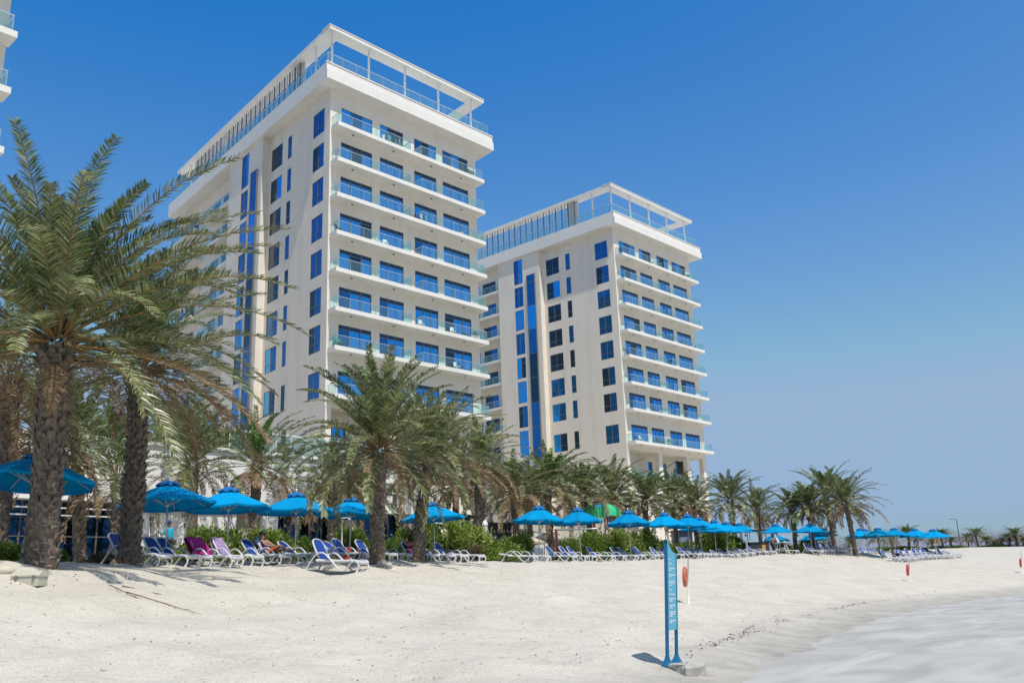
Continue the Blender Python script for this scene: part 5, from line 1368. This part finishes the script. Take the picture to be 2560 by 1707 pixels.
# ------------------------------------------------------------------ things kept on the balconies
def chair_shape(col):
    T = thing('balcony_chair', 'chair', 'chair')
    m = MB(); m.box((-.22, -.22, .42), (.22, .22, .46)); m.obj('seat', col, T)
    m = MB(); m.grid([[(-.2 + .2*i, .21 + .06*k, .46 + .45*k) for i in range(3)] for k in (0, .5, 1)], 0, False); m.grid([[(-.2 + .2*i, .235 + .06*k, .46 + .45*k) for i in range(3)] for k in (0, .5, 1)], 0, False); m.obj('backrest', col, T)
    for x in (-.2, .2):
        for y in (-.2, .2): m = MB(); m.tube([(x, y, 0), (x, y, .42)], .018, 5); m.obj('leg', col, T)
    return T
def rack_shape():
    T = thing('drying_rack', 'rack', 'clothes rack'); m = MB()
    for x in (-.5, .5): m.tube([(x, -.25, 0), (x, .1, .85)], .012, 5); m.tube([(x, .25, 0), (x, -.1, .85)], .012, 5)
    for k in range(5): m.tube([(-.5, -.3 + .15*k, .86), (.5, -.3 + .15*k, .86)], .010, 4)
    m.obj('frame', ALU, T)
    for k, c in enumerate((WHITEP, BLK, PT)): m = MB(); x = -.42 + k*.3; m.grid([[(x + .22*i/3, -.3 + .02*math.sin(i*2 + j), .86 - .5*j/3) for i in range(4)] for j in range(4)]); m.obj('laundry', c, T)
    return T
def plant_shape():
    T = thing('potted_plant', 'plant', 'plant'); m = MB(); m.lathe([(.001, 0), (.15, 0), (.19, .32), (.16, .33), (.001, .30)], 12); m.obj('pot', DWOOD, T)
    rr = random.Random(77); m = MB()
    for k in range(160):
        d = Vector((rr.gauss(0, 1), rr.gauss(0, 1), rr.gauss(.5, 1))).normalized(); p = Vector((0, 0, .62)) + d*rr.uniform(.05, .34); s_ = Vector((rr.gauss(0, 1), rr.gauss(0, 1), rr.gauss(0, 1))).normalized()*.05
        m.face([p - s_, p + d*.12, p + s_])
    m.obj('leaves', S3, T); return T
PR = {'w': chair_shape(WHITEP), 'k': chair_shape(BLK), 'r': rack_shape(), 'p': plant_shape()}
pu = {k: False for k in PR}
def on_balcony(tw, k, u, fl, label, v=-.5, rz=0.):
    M_ = Matrix.LocRotScale(tw.location, tw.rotation_euler, None) @ SHEAR
    if not pu[k]: o = PR[k]; pu[k] = True
    else: o = dup(PR[k])
    o.location = M_ @ Vector((u, v, ZS[fl] + .185)); o.rotation_euler = (0, 0, tw.rotation_euler[2] + rz); o['label'] = label
    o['group'] = {'w': 'chairs on balconies', 'k': 'chairs on balconies', 'r': 'clothes racks on balconies', 'p': 'potted plants on balconies'}[k]
OD = ['top', 'second', 'third', 'fourth', 'fifth', 'sixth', 'seventh', 'eighth']
for tw, nm, items in ((tower, 'large tower', [('r',6.0,0),('r',7.4,0),('p',16.6,0),('p',17.2,0),('k',9.9,2),('r',10.4,2),('w',5.2,3),('w',6.0,3),('k',.8,3),('w',15.5,2),('w',10.2,5),('w',14.2,5),('k',15.6,5),('k',15.2,6),('w',14.6,6),('p',17.1,5)]),
                      (tower_r, 'right tower', [('p',.8,0),('k',7.6,0),('p',10.4,0),('p',13.2,0),('k',11.2,2),('k',12.0,2),('p',16.8,0),('p',11.2,3),('k',14.0,3),('k',1.0,4),('w',7.6,4),('p',10.6,4),('k',17.0,3),('w',7.4,6),('w',2.6,7),('k',6.4,7),('p',8.6,7)])):
    for k, u, fl in items:
        kind = {'w': 'white chair', 'k': 'dark chair', 'r': 'clothes rack with laundry', 'p': 'potted plant'}[k]
        side = 'left' if u < 4.5 else 'centre-left' if u < 8.8 else 'centre-right' if u < 13 else 'right'
        cnt = sum(1 for k2, u2, f2 in items if k2 == k and f2 == fl and u2 < u); tot = sum(1 for k2, u2, f2 in items if k2 == k and f2 == fl)
        on_balcony(tw, k, u, fl, f"{kind} at {side} of the {OD[fl]} balcony row, {nm}" + ('' if tot == 1 else ', ' + ('left one', 'next one right', 'third one right', 'rightmost one')[cnt]), rz=R(40*(u % 2) - 20))
M_ = Matrix.LocRotScale(tower.location, tower.rotation_euler, None) @ SHEAR
m = MB(); m.grid([[(x, y*(1 - .2*k), z) for x, z in ((-.5, 0), (-.42, .5*k + .1), (-.1, .75*k + .1), (.3, .45*k + .1), (.7, 0))] for y, k in ((-.35, .5), (-.15, 1), (.15, .95), (.35, .4))]); o = m.obj('dust_cover', mat('green_cover', (.01, .16, .08), .6), None, M_ @ Vector((.95, -.5, ZS[6] + .19)), tower.rotation_euler[2]); tag(o, 'green dust cover at the left end of the seventh balcony row of the large tower', 'cover')
